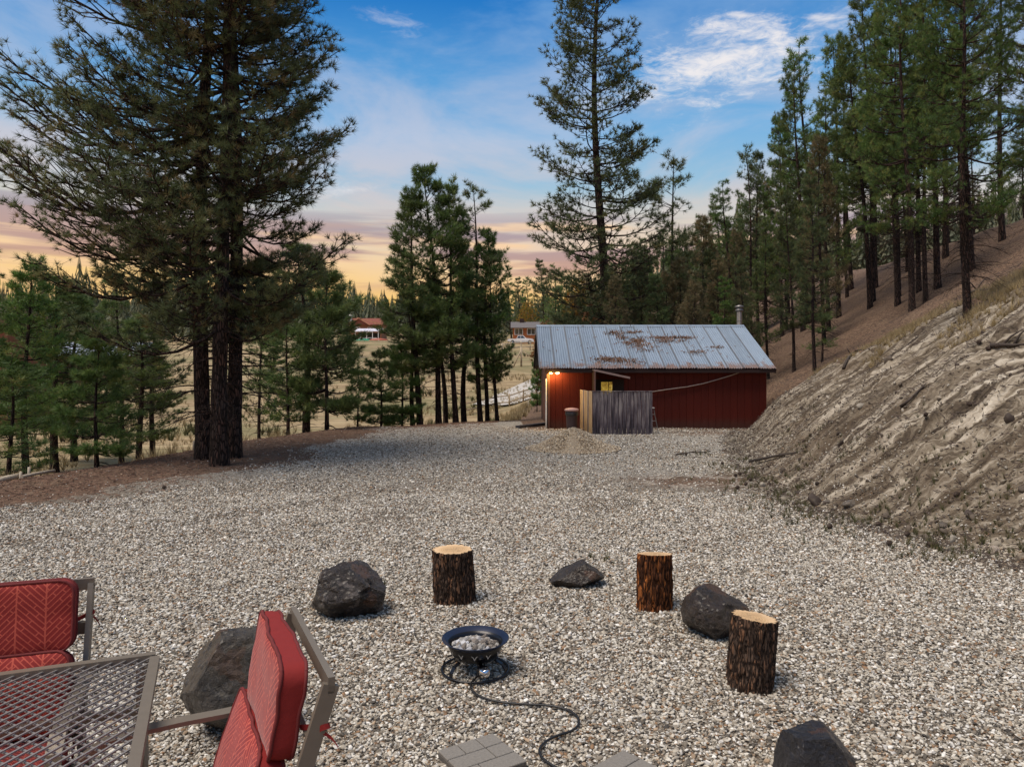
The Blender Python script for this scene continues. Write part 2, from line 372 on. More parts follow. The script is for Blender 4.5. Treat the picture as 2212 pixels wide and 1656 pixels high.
def mat_ground():
    m, g_, b = new_mat('ground_mix'); co = objco(g_)
    mg, mc, md, mm = [attr(g_, a) for a in ('gravel', 'clay', 'duff', 'meadow')]
    nb = g_.noise(co, 1.3, 6, 0.62); nf = g_.noise(co, 9.0, 5, 0.65)
    # gravel: stones of three sizes
    v = g_.voro(co, 42.0); v2 = g_.voro(co, 17.0)
    cellr = g_.xyz(v['Color'])[0]
    gc = g_.ramp(cellr, [(0.0, (.11, .095, .075)), (0.2, (.30, .265, .215)), (0.42, (.50, .465, .40)), (0.62, (.64, .60, .53)), (0.82, (.84, .81, .74)), (0.93, (.48, .35, .23)), (1.0, (.95, .93, .88))])
    c2 = g_.ramp(g_.xyz(v2['Color'])[1], [(0.0, .56), (0.5, .80), (1.0, 1.02)])
    gc = g_.mix(1.0, gc, c2, 'MULTIPLY')
    gc = g_.mix(g_.m('MULTIPLY', g_.smooth(g_.noise(co, 0.45, 4, 0.6), 0.5, 0.72), 0.5), gc, (.30, .23, .165))
    tire = g_.noise(g_.v('MULTIPLY', co, (1.0, 0.18, 1)), 0.9, 3)
    gc = g_.mix(g_.m('MULTIPLY', g_.smooth(tire, 0.52, 0.7), 0.35), gc, (.20, .175, .14))
    near = g_.m('SUBTRACT', 1.0, g_.smooth(g_.xyz(co)[1], 12.0, 19.0)); gc = g_.mix(g_.m('MULTIPLY', near, .75), gc, g_.mix(nf, (.085, .058, .038), (.20, .15, .105)))
    # duff: red brown needles over soil
    st = g_.noise(g_.v('MULTIPLY', g_.v('ADD', co, (0, 0, 0)), (9, 26, 9)), 1.0, 4, 0.7, 1.6)
    dc = g_.ramp(g_.m('ADD', g_.m('MULTIPLY', nf, 0.5), g_.m('MULTIPLY', st, 0.5)), [(0.3, (.03, .016, .011)), (0.43, (.080, .050, .036)), (0.54, (.165, .108, .074)), (0.68, (.36, .26, .18))])
    dc = g_.mix(g_.smooth(nb, 0.5, 0.75), dc, g_.mix(0.4, dc, (.20, .15, .10)))
    # clay bank: pale dusty soil with darker runs
    ax, ay, az = g_.xyz(co)
    a = g_.m('ADD', ay, g_.m('MULTIPLY', ax, 0.45)); bb = g_.m('SUBTRACT', ax, g_.m('MULTIPLY', ay, 0.3))
    wob = g_.noise(co, 1.1, 4); a = g_.m('ADD', a, g_.m('MULTIPLY', g_.noise(co, .55, 5, .6), 1.7))
    run = g_.noise(g_.comb(g_.m('MULTIPLY', a, 4.2), g_.m('MULTIPLY', bb, 0.62), g_.m('MULTIPLY', wob, 1.3)), 1.1, 9, 0.66, 0.5)
    cc = g_.ramp(run, [(0.32, (.028, .021, .015)), (0.42, (.095, .074, .053)), (0.50, (.21, .175, .13)), (0.58, (.40, .35, .28)), (0.70, (.60, .55, .46))])
    cc = g_.mix(g_.m('MULTIPLY', g_.smooth(g_.noise(co, 0.45, 6, 0.65), 0.44, 0.62), 0.62), cc, g_.mix(nf, (.045, .034, .025), (.19, .14, .095)))
    grn = g_.m('MULTIPLY', g_.smooth(nf, 0.55, 0.7), 0.35)
    cc = g_.mix(grn, cc, (.07, .055, .035))
    # dry meadow
    ms = g_.noise(g_.v('MULTIPLY', co, (0.25, 1.1, 1)), 1.0, 6, 0.65)
    mc_ = g_.ramp(ms, [(0.3, (.17, .12, .065)), (0.5, (.33, .245, .14)), (0.62, (.42, .33, .20)), (0.75, (.22, .22, .09))])
    mc_ = g_.mix(g_.m('MULTIPLY', g_.smooth(g_.noise(g_.v('MULTIPLY', co, (.5, 1, 1)), .09, 6, .65), .46, .62), .7), mc_, g_.mix(nf, (.09, .10, .04), (.20, .19, .09)))
    mc_ = g_.mix(g_.m('MULTIPLY', g_.smooth(g_.noise(g_.v('MULTIPLY', co, (.35, 1, 1)), .5, 6, .7), .52, .68), .55), mc_, (.13, .09, .055))
    col = gc
    brk = g_.m('MULTIPLY', g_.m('SUBTRACT', nf, 0.5), 0.9)
    def msk(a_): return g_.smooth(g_.m('ADD', g_.m('ADD', a_, brk), g_.m('MULTIPLY', g_.m('SUBTRACT', nb, 0.5), 0.7)), 0.40, 0.60)
    col = g_.mix(msk(mm), col, mc_); col = g_.mix(msk(mc), col, cc); col = g_.mix(msk(md), col, dc)
    g_.put(b.inputs['Base Color'], col); b.inputs['Roughness'].default_value = 0.95; b.inputs['Specular IOR Level'].default_value = 0.15
    hgt = g_.mix(msk(mg), g_.m('ADD', g_.m('MULTIPLY', run, 1.1), nf), g_.m('SUBTRACT', 1.0, v['Distance']))
    bump(g_, b, hgt, 0.9, 0.05)
    return m
M = {}
M['ground'] = mat_ground()

def mat_bark(name, dark, light, red, scale=1.0, zs=0.22):
    m, g_, b = new_mat(name); co = objco(g_)
    cv = g_.v('MULTIPLY', co, (1, 1, zs)); wob = g_.noise(cv, 9 * scale, 3, out=1)
    cv2 = g_.v('ADD', cv, g_.v('SCALE', wob, sc_=0.05 / scale))
    v = g_.voro(cv2, 16 * scale, 'DISTANCE_TO_EDGE'); vc = g_.voro(cv2, 16 * scale)
    e = g_.smooth(v['Distance'], 0.02, 0.22)
    n = g_.noise(g_.v('MULTIPLY', co, (1, 1, 0.3)), 30 * scale, 6, 0.7)
    plate = g_.ramp(g_.m('ADD', g_.m('MULTIPLY', g_.xyz(vc['Color'])[0], 0.45), g_.m('MULTIPLY', n, 0.55)), [(0.25, dark), (0.5, light), (0.72, red), (0.85, light)])
    g_.put(b.inputs['Base Color'], g_.mix(e, tuple(c * 0.5 for c in dark), plate))
    b.inputs['Roughness'].default_value = 0.9; b.inputs['Specular IOR Level'].default_value = 0.2
    bump(g_, b, g_.m('ADD', g_.m('MULTIPLY', e, 1.0), g_.m('MULTIPLY', n, 0.5)), 0.8, 0.03 / scale)
    return m
M['bark'] = mat_bark('pine_bark', (.022, .015, .013), (.062, .044, .038), (.11, .062, .048))
M['bark_near'] = mat_bark('pine_bark_near', (.025, .017, .014), (.075, .054, .046), (.13, .072, .055), 1.3)
M['stump_bark'] = mat_bark('stump_bark', (.045, .028, .02), (.10, .066, .048), (.22, .11, .06), 2.9, 0.22)
M['stump_bark_red'] = mat_bark('stump_bark_red', (.06, .022, .010), (.18, .062, .022), (.42, .14, .035), 2.2, 0.16)
M['twig'] = plain('twig_wood', (.055, .042, .035), 0.9, var=0.3)

def mat_needles(name, ramp_cols, trans=0.28):
    m, g_, b = new_mat(name); t = attr(g_, 'tint')
    co = objco(g_); n = g_.noise(co, 0.7, 3)
    rnd = N(g_.t, 'ShaderNodeObjectInfo').outputs['Random']
    f = g_.m('ADD', g_.m('MULTIPLY', t, 0.75), g_.m('MULTIPLY', n, 0.25))
    c = g_.ramp(f, ramp_cols)
    c = g_.mix(g_.m('MULTIPLY', g_.m('FRACT', g_.m('MULTIPLY', rnd, 7.31)), .45), c, g_.mix(t, (.075, .07, .042), (.17, .145, .075))); k = g_.m('ADD', 0.75, g_.m('MULTIPLY', rnd, 0.5))
    c = g_.mix(1.0, c, g_.comb(k, k, k), 'MULTIPLY')
    g_.put(b.inputs['Base Color'], c); b.inputs['Roughness'].default_value = 0.55; b.inputs['Specular IOR Level'].default_value = 0.35
    tr = N(g_.t, 'ShaderNodeBsdfTranslucent'); g_.put(tr.inputs[0], c)
    ms = N(g_.t, 'ShaderNodeMixShader'); ms.inputs[0].default_value = trans
    g_.t.links.new(b.outputs[0], ms.inputs[1]); g_.t.links.new(tr.outputs[0], ms.inputs[2])
    g_.t.links.new(ms.outputs[0], g_.t.nodes['Material Output'].inputs[0])
    return m
M['needle_dark'] = mat_needles('needles_dark', [(0.05, (0.072, 0.105, 0.048)), (0.4, (0.121, 0.165, 0.070)), (0.7, (0.193, 0.228, 0.089)), (0.88, (0.257, 0.202, 0.091)), (0.97, (0.322, 0.169, 0.084))])
M['needle_green'] = mat_needles('needles_green', [(0.05, (0.051, 0.105, 0.030)), (0.4, (0.100, 0.195, 0.046)), (0.75, (0.177, 0.270, 0.063)), (0.92, (0.273, 0.287, 0.084)), (0.99, (0.290, 0.186, 0.084))])
M['needle_mid'] = mat_needles('needles_mid', [(0.05, (0.059, 0.093, 0.043)), (0.4, (0.106, 0.160, 0.061)), (0.75, (0.161, 0.211, 0.076)), (0.9, (0.242, 0.202, 0.091)), (0.98, (0.273, 0.169, 0.091))])
M['needle_brown'] = mat_needles('needles_brown', [(0.05, (0.089, 0.093, 0.046)), (0.4, (0.161, 0.143, 0.068)), (0.75, (0.242, 0.186, 0.094)), (0.95, (0.306, 0.202, 0.106))])
M['leaf_yellow'] = mat_needles('leaves_yellow', [(0.05, (.20, .19, .04)), (0.5, (.52, .36, .05)), (0.9, (.55, .24, .05))], 0.3)
M['leaf_orange'] = mat_needles('leaves_orange', [(0.05, (.20, .12, .05)), (0.5, (.38, .19, .07)), (0.9, (.30, .10, .06))], 0.3)
M['grass_dry'] = mat_needles('dry_grass', [(0.05, (.20, .15, .07)), (0.5, (.38, .29, .15)), (0.9, (.48, .38, .22))], 0.25)
M['grass_green'] = mat_needles('green_grass', [(0.05, (.06, .07, .02)), (0.5, (.11, .12, .04)), (0.9, (.2, .17, .08))], 0.25)

# ------------------------------------------------------------------ ground sheet
def axis_pts(segs):
    out = []
    for a, b, st in segs: out += list(np.arange(a, b, st))
    out.append(segs[-1][1]); return np.array(out)
xs = axis_pts([(-420, -120, 15), (-120, -40, 3), (-40, -14, 0.7), (-14, 3.5, 0.28), (3.5, 16, 0.11), (16, 30, 0.3), (30, 60, 1.2), (60, 420, 15)])
ys = axis_pts([(-20, 3, 1.5), (3, 8, 0.25), (8, 28, 0.12), (28, 45, 0.3), (45, 110, 1.2), (110, 260, 4), (260, 700, 20)])
XX, YY = np.meshgrid(xs, ys); ZZ = height(XX, YY)
nx, ny = len(xs), len(ys)
def ground_z(X, Y):
    """height read off the built ground sheet"""
    X = np.asarray(X, float); Y = np.asarray(Y, float)
    i = np.clip(np.searchsorted(xs, X) - 1, 0, nx - 2); j = np.clip(np.searchsorted(ys, Y) - 1, 0, ny - 2)
    u = np.clip((X - xs[i]) / (xs[i + 1] - xs[i]), 0, 1); v = np.clip((Y - ys[j]) / (ys[j + 1] - ys[j]), 0, 1)
    return (ZZ[j, i] * (1 - u) + ZZ[j, i + 1] * u) * (1 - v) + (ZZ[j + 1, i] * (1 - u) + ZZ[j + 1, i + 1] * u) * v
def hz(x, y): return float(ground_z(x, y))
V = np.stack([XX, YY, ZZ], -1).reshape(-1, 3)
i = np.arange(ny - 1)[:, None] * nx; j = np.arange(nx - 1)[None, :]
F = np.stack([i + j, i + j + 1, i + nx + j + 1, i + nx + j], -1).reshape(-1, 4)
toe_v = np.interp(YY, TOE[:, 0], TOE[:, 1]); dv = XX - toe_v; qv = edge_q(XX, YY)
kv = np.interp(YY, [0, 9, 14, 20, 26, 34, 60], [4.4, 4.1, 3.7, 3.0, 2.3, 1.6, 1.0]) / 0.86
nz = fbm(XX * 0.4, YY * 0.4, o=4, seed=77)
a_clay = sstep(dv + nz * 1.3, -1.3, 0.3) * (1 - sstep(dv - kv * 1.25 + nz * 1.2, -0.4, 0.9)) * (YY < 33)
a_duff = sstep(dv - kv * 1.15 + nz * 0.8, -0.4, 0.8)
a_duff = np.maximum(a_duff, sstep(YY, 27.0, 29.5) * (XX > 0.5) * sstep(-qv, -3, 0))
nw_ = np.interp(YY, [12, 20, 26, 30, 36], [3.8, 4.2, 3.0, 1.7, 1.2])
ned = sstep(qv + nw_ + nz * 1.5, -0.6, 0.9) * (1 - sstep(qv, 0.5, 3.0)) * (XX < 1.5)   # needles along the left edge, under the pines
a_duff = np.maximum(a_duff, ned)
patch = np.exp(-(((XX - 4.0) / 2.4) ** 2 + ((YY - 15.4) / 1.6) ** 2)) * 0.95 + np.exp(-(((XX - 7) / 3.0) ** 2 + ((YY - 27) / 1.8) ** 2))   # needle patch in the yard
a_duff = np.maximum(a_duff, np.clip(patch, 0, 1) * (0.62 + 0.25 * nz))
a_mead = sstep(qv, 1.2, 4.0)
a_duff = np.maximum(a_duff, 0.55 * sstep(YY, 60, 100) * (1 - a_mead))
rest = np.clip(1 - np.maximum(np.maximum(a_clay, a_duff), a_mead), 0, 1)
me = raw_mesh('ground', V, F, M['ground'], True, {'gravel': rest.ravel(), 'clay': a_clay.ravel(), 'duff': a_duff.ravel(), 'meadow': a_mead.ravel()})
tag(obj('ground', me), kind='structure')

# pale driveway beyond the yard's edge
mroad = plain('driveway_gravel', (.46, .43, .39), 0.95, var=0.3, scale=3)
c_l = np.array([(-1.2, 75.5), (-.4, 77), (1.8, 81), (4, 87), (7, 95), (12, 104)], float)
Vr = []; Fr = []
cl = []
for a_, b_ in zip(c_l[:-1], c_l[1:]):
    for t_ in np.linspace(0, 1, 8, endpoint=False): cl.append(a_ + (b_ - a_) * t_)
cl = np.array(cl); Tn = np.gradient(cl, axis=0); Tn /= np.linalg.norm(Tn, axis=1)[:, None]
for k_, (p_, t_) in enumerate(zip(cl, Tn)):
    w_ = 3.2 + 1.4 * sstep(p_[0], -3, 3)
    for s_ in (-1, -.5, 0, .5, 1):
        x_, y_ = p_[0] - t_[1] * w_ * s_, p_[1] + t_[0] * w_ * s_; Vr.append((x_, y_, hz(x_, y_) + 0.10 + 0.05 * (1 - abs(s_))))
for k_ in range(len(cl) - 1):
    for s_ in range(4): Fr.append((5 * k_ + s_, 5 * k_ + s_ + 1, 5 * k_ + 6 + s_, 5 * k_ + 5 + s_))
tag(obj('driveway', raw_mesh('driveway', Vr, Fr, mroad, True)), kind='structure')

# ------------------------------------------------------------------ loose stones by geometry nodes
def stone_mat(name, stops, rough=0.75):
    m, g_, b = new_mat(name); rnd = N(g_.t, 'ShaderNodeObjectInfo').outputs['Random']; co = objco(g_)
    c = g_.ramp(rnd, stops, 'CONSTANT'); n = g_.noise(co, 2.0, 4, 0.6)
    r2 = g_.m('FRACT', g_.m('MULTIPLY', rnd, 17.3)); k = g_.m('ADD', 0.60, g_.m('MULTIPLY', r2, 0.36))
    c = g_.mix(1.0, c, g_.comb(k, k, k), 'MULTIPLY')
    g_.put(b.inputs['Base Color'], g_.mix(g_.m('MULTIPLY', g_.smooth(n, .5, .8), 0.4), c, (.2, .17, .13)))
    b.inputs['Roughness'].default_value = rough; b.inputs['Specular IOR Level'].default_value = 0.3
    return m
M['pebble'] = stone_mat('pebbles', [(0.0, (.52, .47, .39)), (.12, (.25, .215, .17)), (.26, (.68, .64, .56)), (.40, (.40, .35, .28)), (.52, (.13, .115, .095)), (.61, (.42, .31, .21)), (.66, (.60, .54, .44)), (.79, (.84, .81, .75)), (.87, (.30, .18, .10)), (.92, (.07, .062, .055)), (.96, (.50, .48, .45))])
def stones(name, P, S, R, mat, subdiv=1, noise=0.35, parent=None, dark=None):
    me = bpy.data.meshes.new(name); me.vertices.add(len(P)); me.vertices.foreach_set('co', np.asarray(P, np.float32).ravel())
    for nm, arr in (('scl', S), ('rot', R)):
        a_ = me.attributes.new(nm, 'FLOAT_VECTOR', 'POINT'); a_.data.foreach_set('vector', np.asarray(arr, np.float32).ravel())
    me.materials.append(mat); o = obj(name, me, parent)
    ng = bpy.data.node_groups.new(name + '_nodes', 'GeometryNodeTree')
    ng.interface.new_socket('Geometry', in_out='INPUT', socket_type='NodeSocketGeometry'); ng.interface.new_socket('Geometry', in_out='OUTPUT', socket_type='NodeSocketGeometry')
    gi = N(ng, 'NodeGroupInput'); go = N(ng, 'NodeGroupOutput'); L = ng.links.new
    g2i = N(ng, 'GeometryNodeGeometryToInstance')
    for k in range(4):
        ico = N(ng, 'GeometryNodeMeshIcoSphere'); ico.inputs['Radius'].default_value = 0.5; ico.inputs['Subdivisions'].default_value = subdiv + 1
        nt = N(ng, 'ShaderNodeTexNoise'); nt.noise_dimensions = '4D'; nt.inputs['W'].default_value = k * 3.7; nt.inputs['Scale'].default_value = 1.6; nt.inputs['Detail'].default_value = 1.0
        sb = N(ng, 'ShaderNodeVectorMath', operation='SUBTRACT'); L(nt.outputs['Color'], sb.inputs[0]); sb.inputs[1].default_value = (.5, .5, .5)
        sm = N(ng, 'ShaderNodeVectorMath', operation='SCALE'); L(sb.outputs[0], sm.inputs[0]); sm.inputs['Scale'].default_value = noise * 2
        sp = N(ng, 'GeometryNodeSetPosition'); L(ico.outputs['Mesh'], sp.inputs['Geometry']); L(sm.outputs[0], sp.inputs['Offset'])
        ss = N(ng, 'GeometryNodeSetShadeSmooth'); L(sp.outputs[0], ss.inputs[0]); ss.inputs['Shade Smooth'].default_value = (subdiv > 1 and noise < .5) or True
        mt = N(ng, 'GeometryNodeSetMaterial'); L(ss.outputs[0], mt.inputs[0]); mt.inputs['Material'].default_value = mat
        L(mt.outputs[0], g2i.inputs[0])
    ip = N(ng, 'GeometryNodeInstanceOnPoints'); L(gi.outputs[0], ip.inputs['Points']); L(g2i.outputs[0], ip.inputs['Instance'])
    ip.inputs['Pick Instance'].default_value = True
    for nm, sk in (('scl', 'Scale'), ('rot', 'Rotation')):
        na = N(ng, 'GeometryNodeInputNamedAttribute', data_type='FLOAT_VECTOR'); na.inputs['Name'].default_value = nm; L(na.outputs[0], ip.inputs[sk])
    L(ip.outputs[0], go.inputs[0])
    md = o.modifiers.new('stones', 'NODES'); md.node_group = ng
    return o
TRK = np.array([(-12.5, 9.0), (-9.2, 11.6), (-6.0, 14.6), (-3.4, 18.2), (-1.7, 22.5), (-.6, 27), (-.2, 33)], float)
def track(x, y):
    """1 in the two worn wheel ruts that curve up the yard"""
    best = np.full(np.shape(x), 1e9)
    for (ax, ay), (bx, by) in zip(TRK[:-1], TRK[1:]):
        ux, uy = bx - ax, by - ay; t = np.clip(((x - ax) * ux + (y - ay) * uy) / (ux * ux + uy * uy), 0, 1); best = np.minimum(best, np.hypot(x - ax - t * ux, y - ay - t * uy))
    b2 = np.minimum(np.abs(best - .8), np.abs(np.hypot(x - 1.2, y + 2) * .0 + best - 2.9))
    return np.exp(-(b2 / .30) ** 2) * np.clip(.75 + .9 * fbm(x * .7, y * .5, o=3, seed=95), 0, 1)
def scatter(y0, y1, dens, size, jitter=0.45, keep=None):
    n = int(dens * (y1 - y0) * (1.5 * y1 + 1.0)); x = (rng.random(n) - .5) * (1.5 * y1 + 1.0); y = y0 + rng.random(n) * (y1 - y0)
    m = np.abs(x) < 0.73 * y + 0.6; x, y = x[m], y[m]
    toe = np.interp(y, TOE[:, 0], TOE[:, 1]); d = x - toe + 0.9 * fbm(x * .8, y * .8, o=3, seed=3)
    q = edge_q(x, y) + 1.2 * fbm(x * .5, y * .5, o=3, seed=4)
    k = (rng.random(len(x)) < np.clip(0.22 - d * 0.5, 0.06, 1)) & (d < 1.2) & (rng.random(len(x)) < np.clip((-q - np.interp(y, [12, 20, 26, 30, 36], [3.4, 3.8, 2.6, 1.4, 1.0])) * 0.6, 0.03, 1))
    pt = 1.3 * np.exp(-(((x - 4.0) / 2.3) ** 2 + ((y - 15.4) / 1.5) ** 2)) + .5 * sstep(fbm(x * .6, y * .4, o=3, seed=91), .25, .55) * (y > 10); pt = np.maximum(pt, .62 * track(x, y) + .1); k &= rng.random(len(x)) > np.clip(pt * 1.1 - .1, 0, .9)
    x, y = x[k], y[k]; n = len(x)
    s = size * np.clip(np.exp(rng.normal(0, jitter * .7, n)), .45, 2.0)
    S = np.stack([s * (1.0 + .35 * rng.random(n)), s * (.7 + .25 * rng.random(n)), s * (.4 + .3 * rng.random(n))], -1)
    R = np.stack([rng.normal(0, .35, n), rng.normal(0, .35, n), rng.random(n) * 6.28], -1)
    z = ground_z(x, y) + s * (.12 + .22 * rng.random(n))
    return np.stack([x, y, z], -1), S, R
parts_ = [scatter(3.2, 6.0, 4200, 0.0180), scatter(6.0, 9.5, 3000, 0.0200), scatter(9.5, 14, 2000, 0.0215), scatter(14, 19, 700, 0.025), scatter(19, 24, 300, .028), scatter(24, 29.5, 130, .032)]
P_, S_, R_ = [np.concatenate([p[k] for p in parts_]) for k in range(3)]
tag(stones('gravel', P_, S_, R_, M['pebble'], 1, 0.3), 'loose grey, white and tan gravel covering the yard', 'gravel', kind='stuff')

# gravel heap before the shed
hx, hy = at(1238, 950, 21.6)[:2]
na, nr = 48, 14; Vh = [(0, 0, .62)]; Fh = []
for r_ in range(1, nr + 1):
    for a_ in range(na):
        t_ = r_ / nr; an = 2 * pi * a_ / na; rr = t_ * (1.38 + .08 * sin(3 * an) + .05 * sin(7 * an + 1)); zz = .62 * (1 - sstep(np.array(t_), -.25, 1.03)) / (1 - sstep(np.array(0.0), -.25, 1.03)) - (0.03 if r_ == nr else 0)
        Vh.append((rr * cos(an), rr * sin(an) * .95, float(zz) + .015 * float(vnoise(rr * 6 * cos(an), rr * 6 * sin(an)))))
Fh = [(0, 1 + a_, 1 + (a_ + 1) % na) for a_ in range(na)] + [(1 + (r_) * na + a_, 1 + (r_ + 1) * na + a_, 1 + (r_ + 1) * na + (a_ + 1) % na, 1 + r_ * na + (a_ + 1) % na) for r_ in range(nr - 1) for a_ in range(na)]
heap = empty('gravel_heap', (hx, hy, hz(hx, hy)), 0, 'low cone shaped heap of tan gravel dumped in front of the grey board screen', 'gravel pile')
obj('mound', raw_mesh('mound', Vh, Fh, plain('heap_soil', (.26, .21, .15), 0.95, var=.4, scale=20), True), heap)
n_ = 9500; rr = np.sqrt(rng.random(n_)) * 1.42; an = rng.random(n_) * 6.283
zz = .62 * (1 - sstep(rr / 1.4, -.25, 1.03)) / (1 - sstep(np.array(0.0), -.25, 1.03)); s = .033 * np.exp(rng.normal(0, .3, n_))
M['pebble_tan'] = stone_mat('heap_pebbles', [(0.0, (.56, .46, .33)), (.25, (.33, .25, .165)), (.45, (.66, .56, .42)), (.65, (.44, .34, .23)), (.85, (.74, .66, .53)), (.93, (.16, .12, .09))])
o_ = stones('pebbles', np.stack([rr * np.cos(an), rr * np.sin(an) * .95, zz + .01], -1), np.stack([s * 1.2, s * .8, s * .6], -1), rng.random((n_, 3)) * 6, M['pebble_tan'], 1, .3, heap); o_['kind'] = 'stuff'

# ------------------------------------------------------------------ pines
def rodr(axis_from, D_):
    """matrices turning +Z to each row of D_, with a random roll"""
    n = len(D_); Z = D_ / np.linalg.norm(D_, axis=1)[:, None]
    ref = rng.normal(size=(n, 3)); X = np.cross(ref, Z); X /= np.linalg.norm(X, axis=1)[:, None] + 1e-9; Y = np.cross(Z, X)
    return np.stack([X, Y, Z], -1)
def tuft_templates(k, needles, width, spread=(12, 82), back=0.3):
    T = []
    for _ in range(k):
        th = np.radians(rng.uniform(spread[0], spread[1], needles)); ph = rng.random(needles) * 6.283; L = rng.uniform(.75, 1.1, needles)
        d = np.stack([np.sin(th) * np.cos(ph), np.sin(th) * np.sin(ph), np.cos(th)], -1)
        b = np.zeros((needles, 3)); b[:, 2] = -rng.random(needles) * back
        p = np.cross(d, rng.normal(size=(needles, 3))); p /= np.linalg.norm(p, axis=1)[:, None]
        T.append(np.stack([b - p * width / 2, b + p * width / 2, b + d * L[:, None]], 1).reshape(-1, 3))
    return T
def needles_mesh(name, P, D_, S, tint, mat, needles, width, **kw):
    P = np.array(P); D_ = np.array(D_); S = np.array(S); tint = np.array(tint); n = len(P); K = 7
    T = tuft_templates(K, needles, width, **kw); R = rodr(None, D_); vs = []; ts = []
    which = rng.integers(0, K, n)
    for k in range(K):
        m = which == k
        if not m.any(): continue
        v = np.einsum('nij,kj->nki', R[m], T[k]) * S[m][:, None, None] + P[m][:, None, :]
        vs.append(v.reshape(-1, 3)); ts.append(np.repeat(tint[m], needles * 3))
    V_ = np.concatenate(vs); t_ = np.concatenate(ts); F_ = np.arange(len(V_)).reshape(-1, 3)
    return raw_mesh(name, V_, F_, mat, False, {'tint': t_})
TRIS = [0]
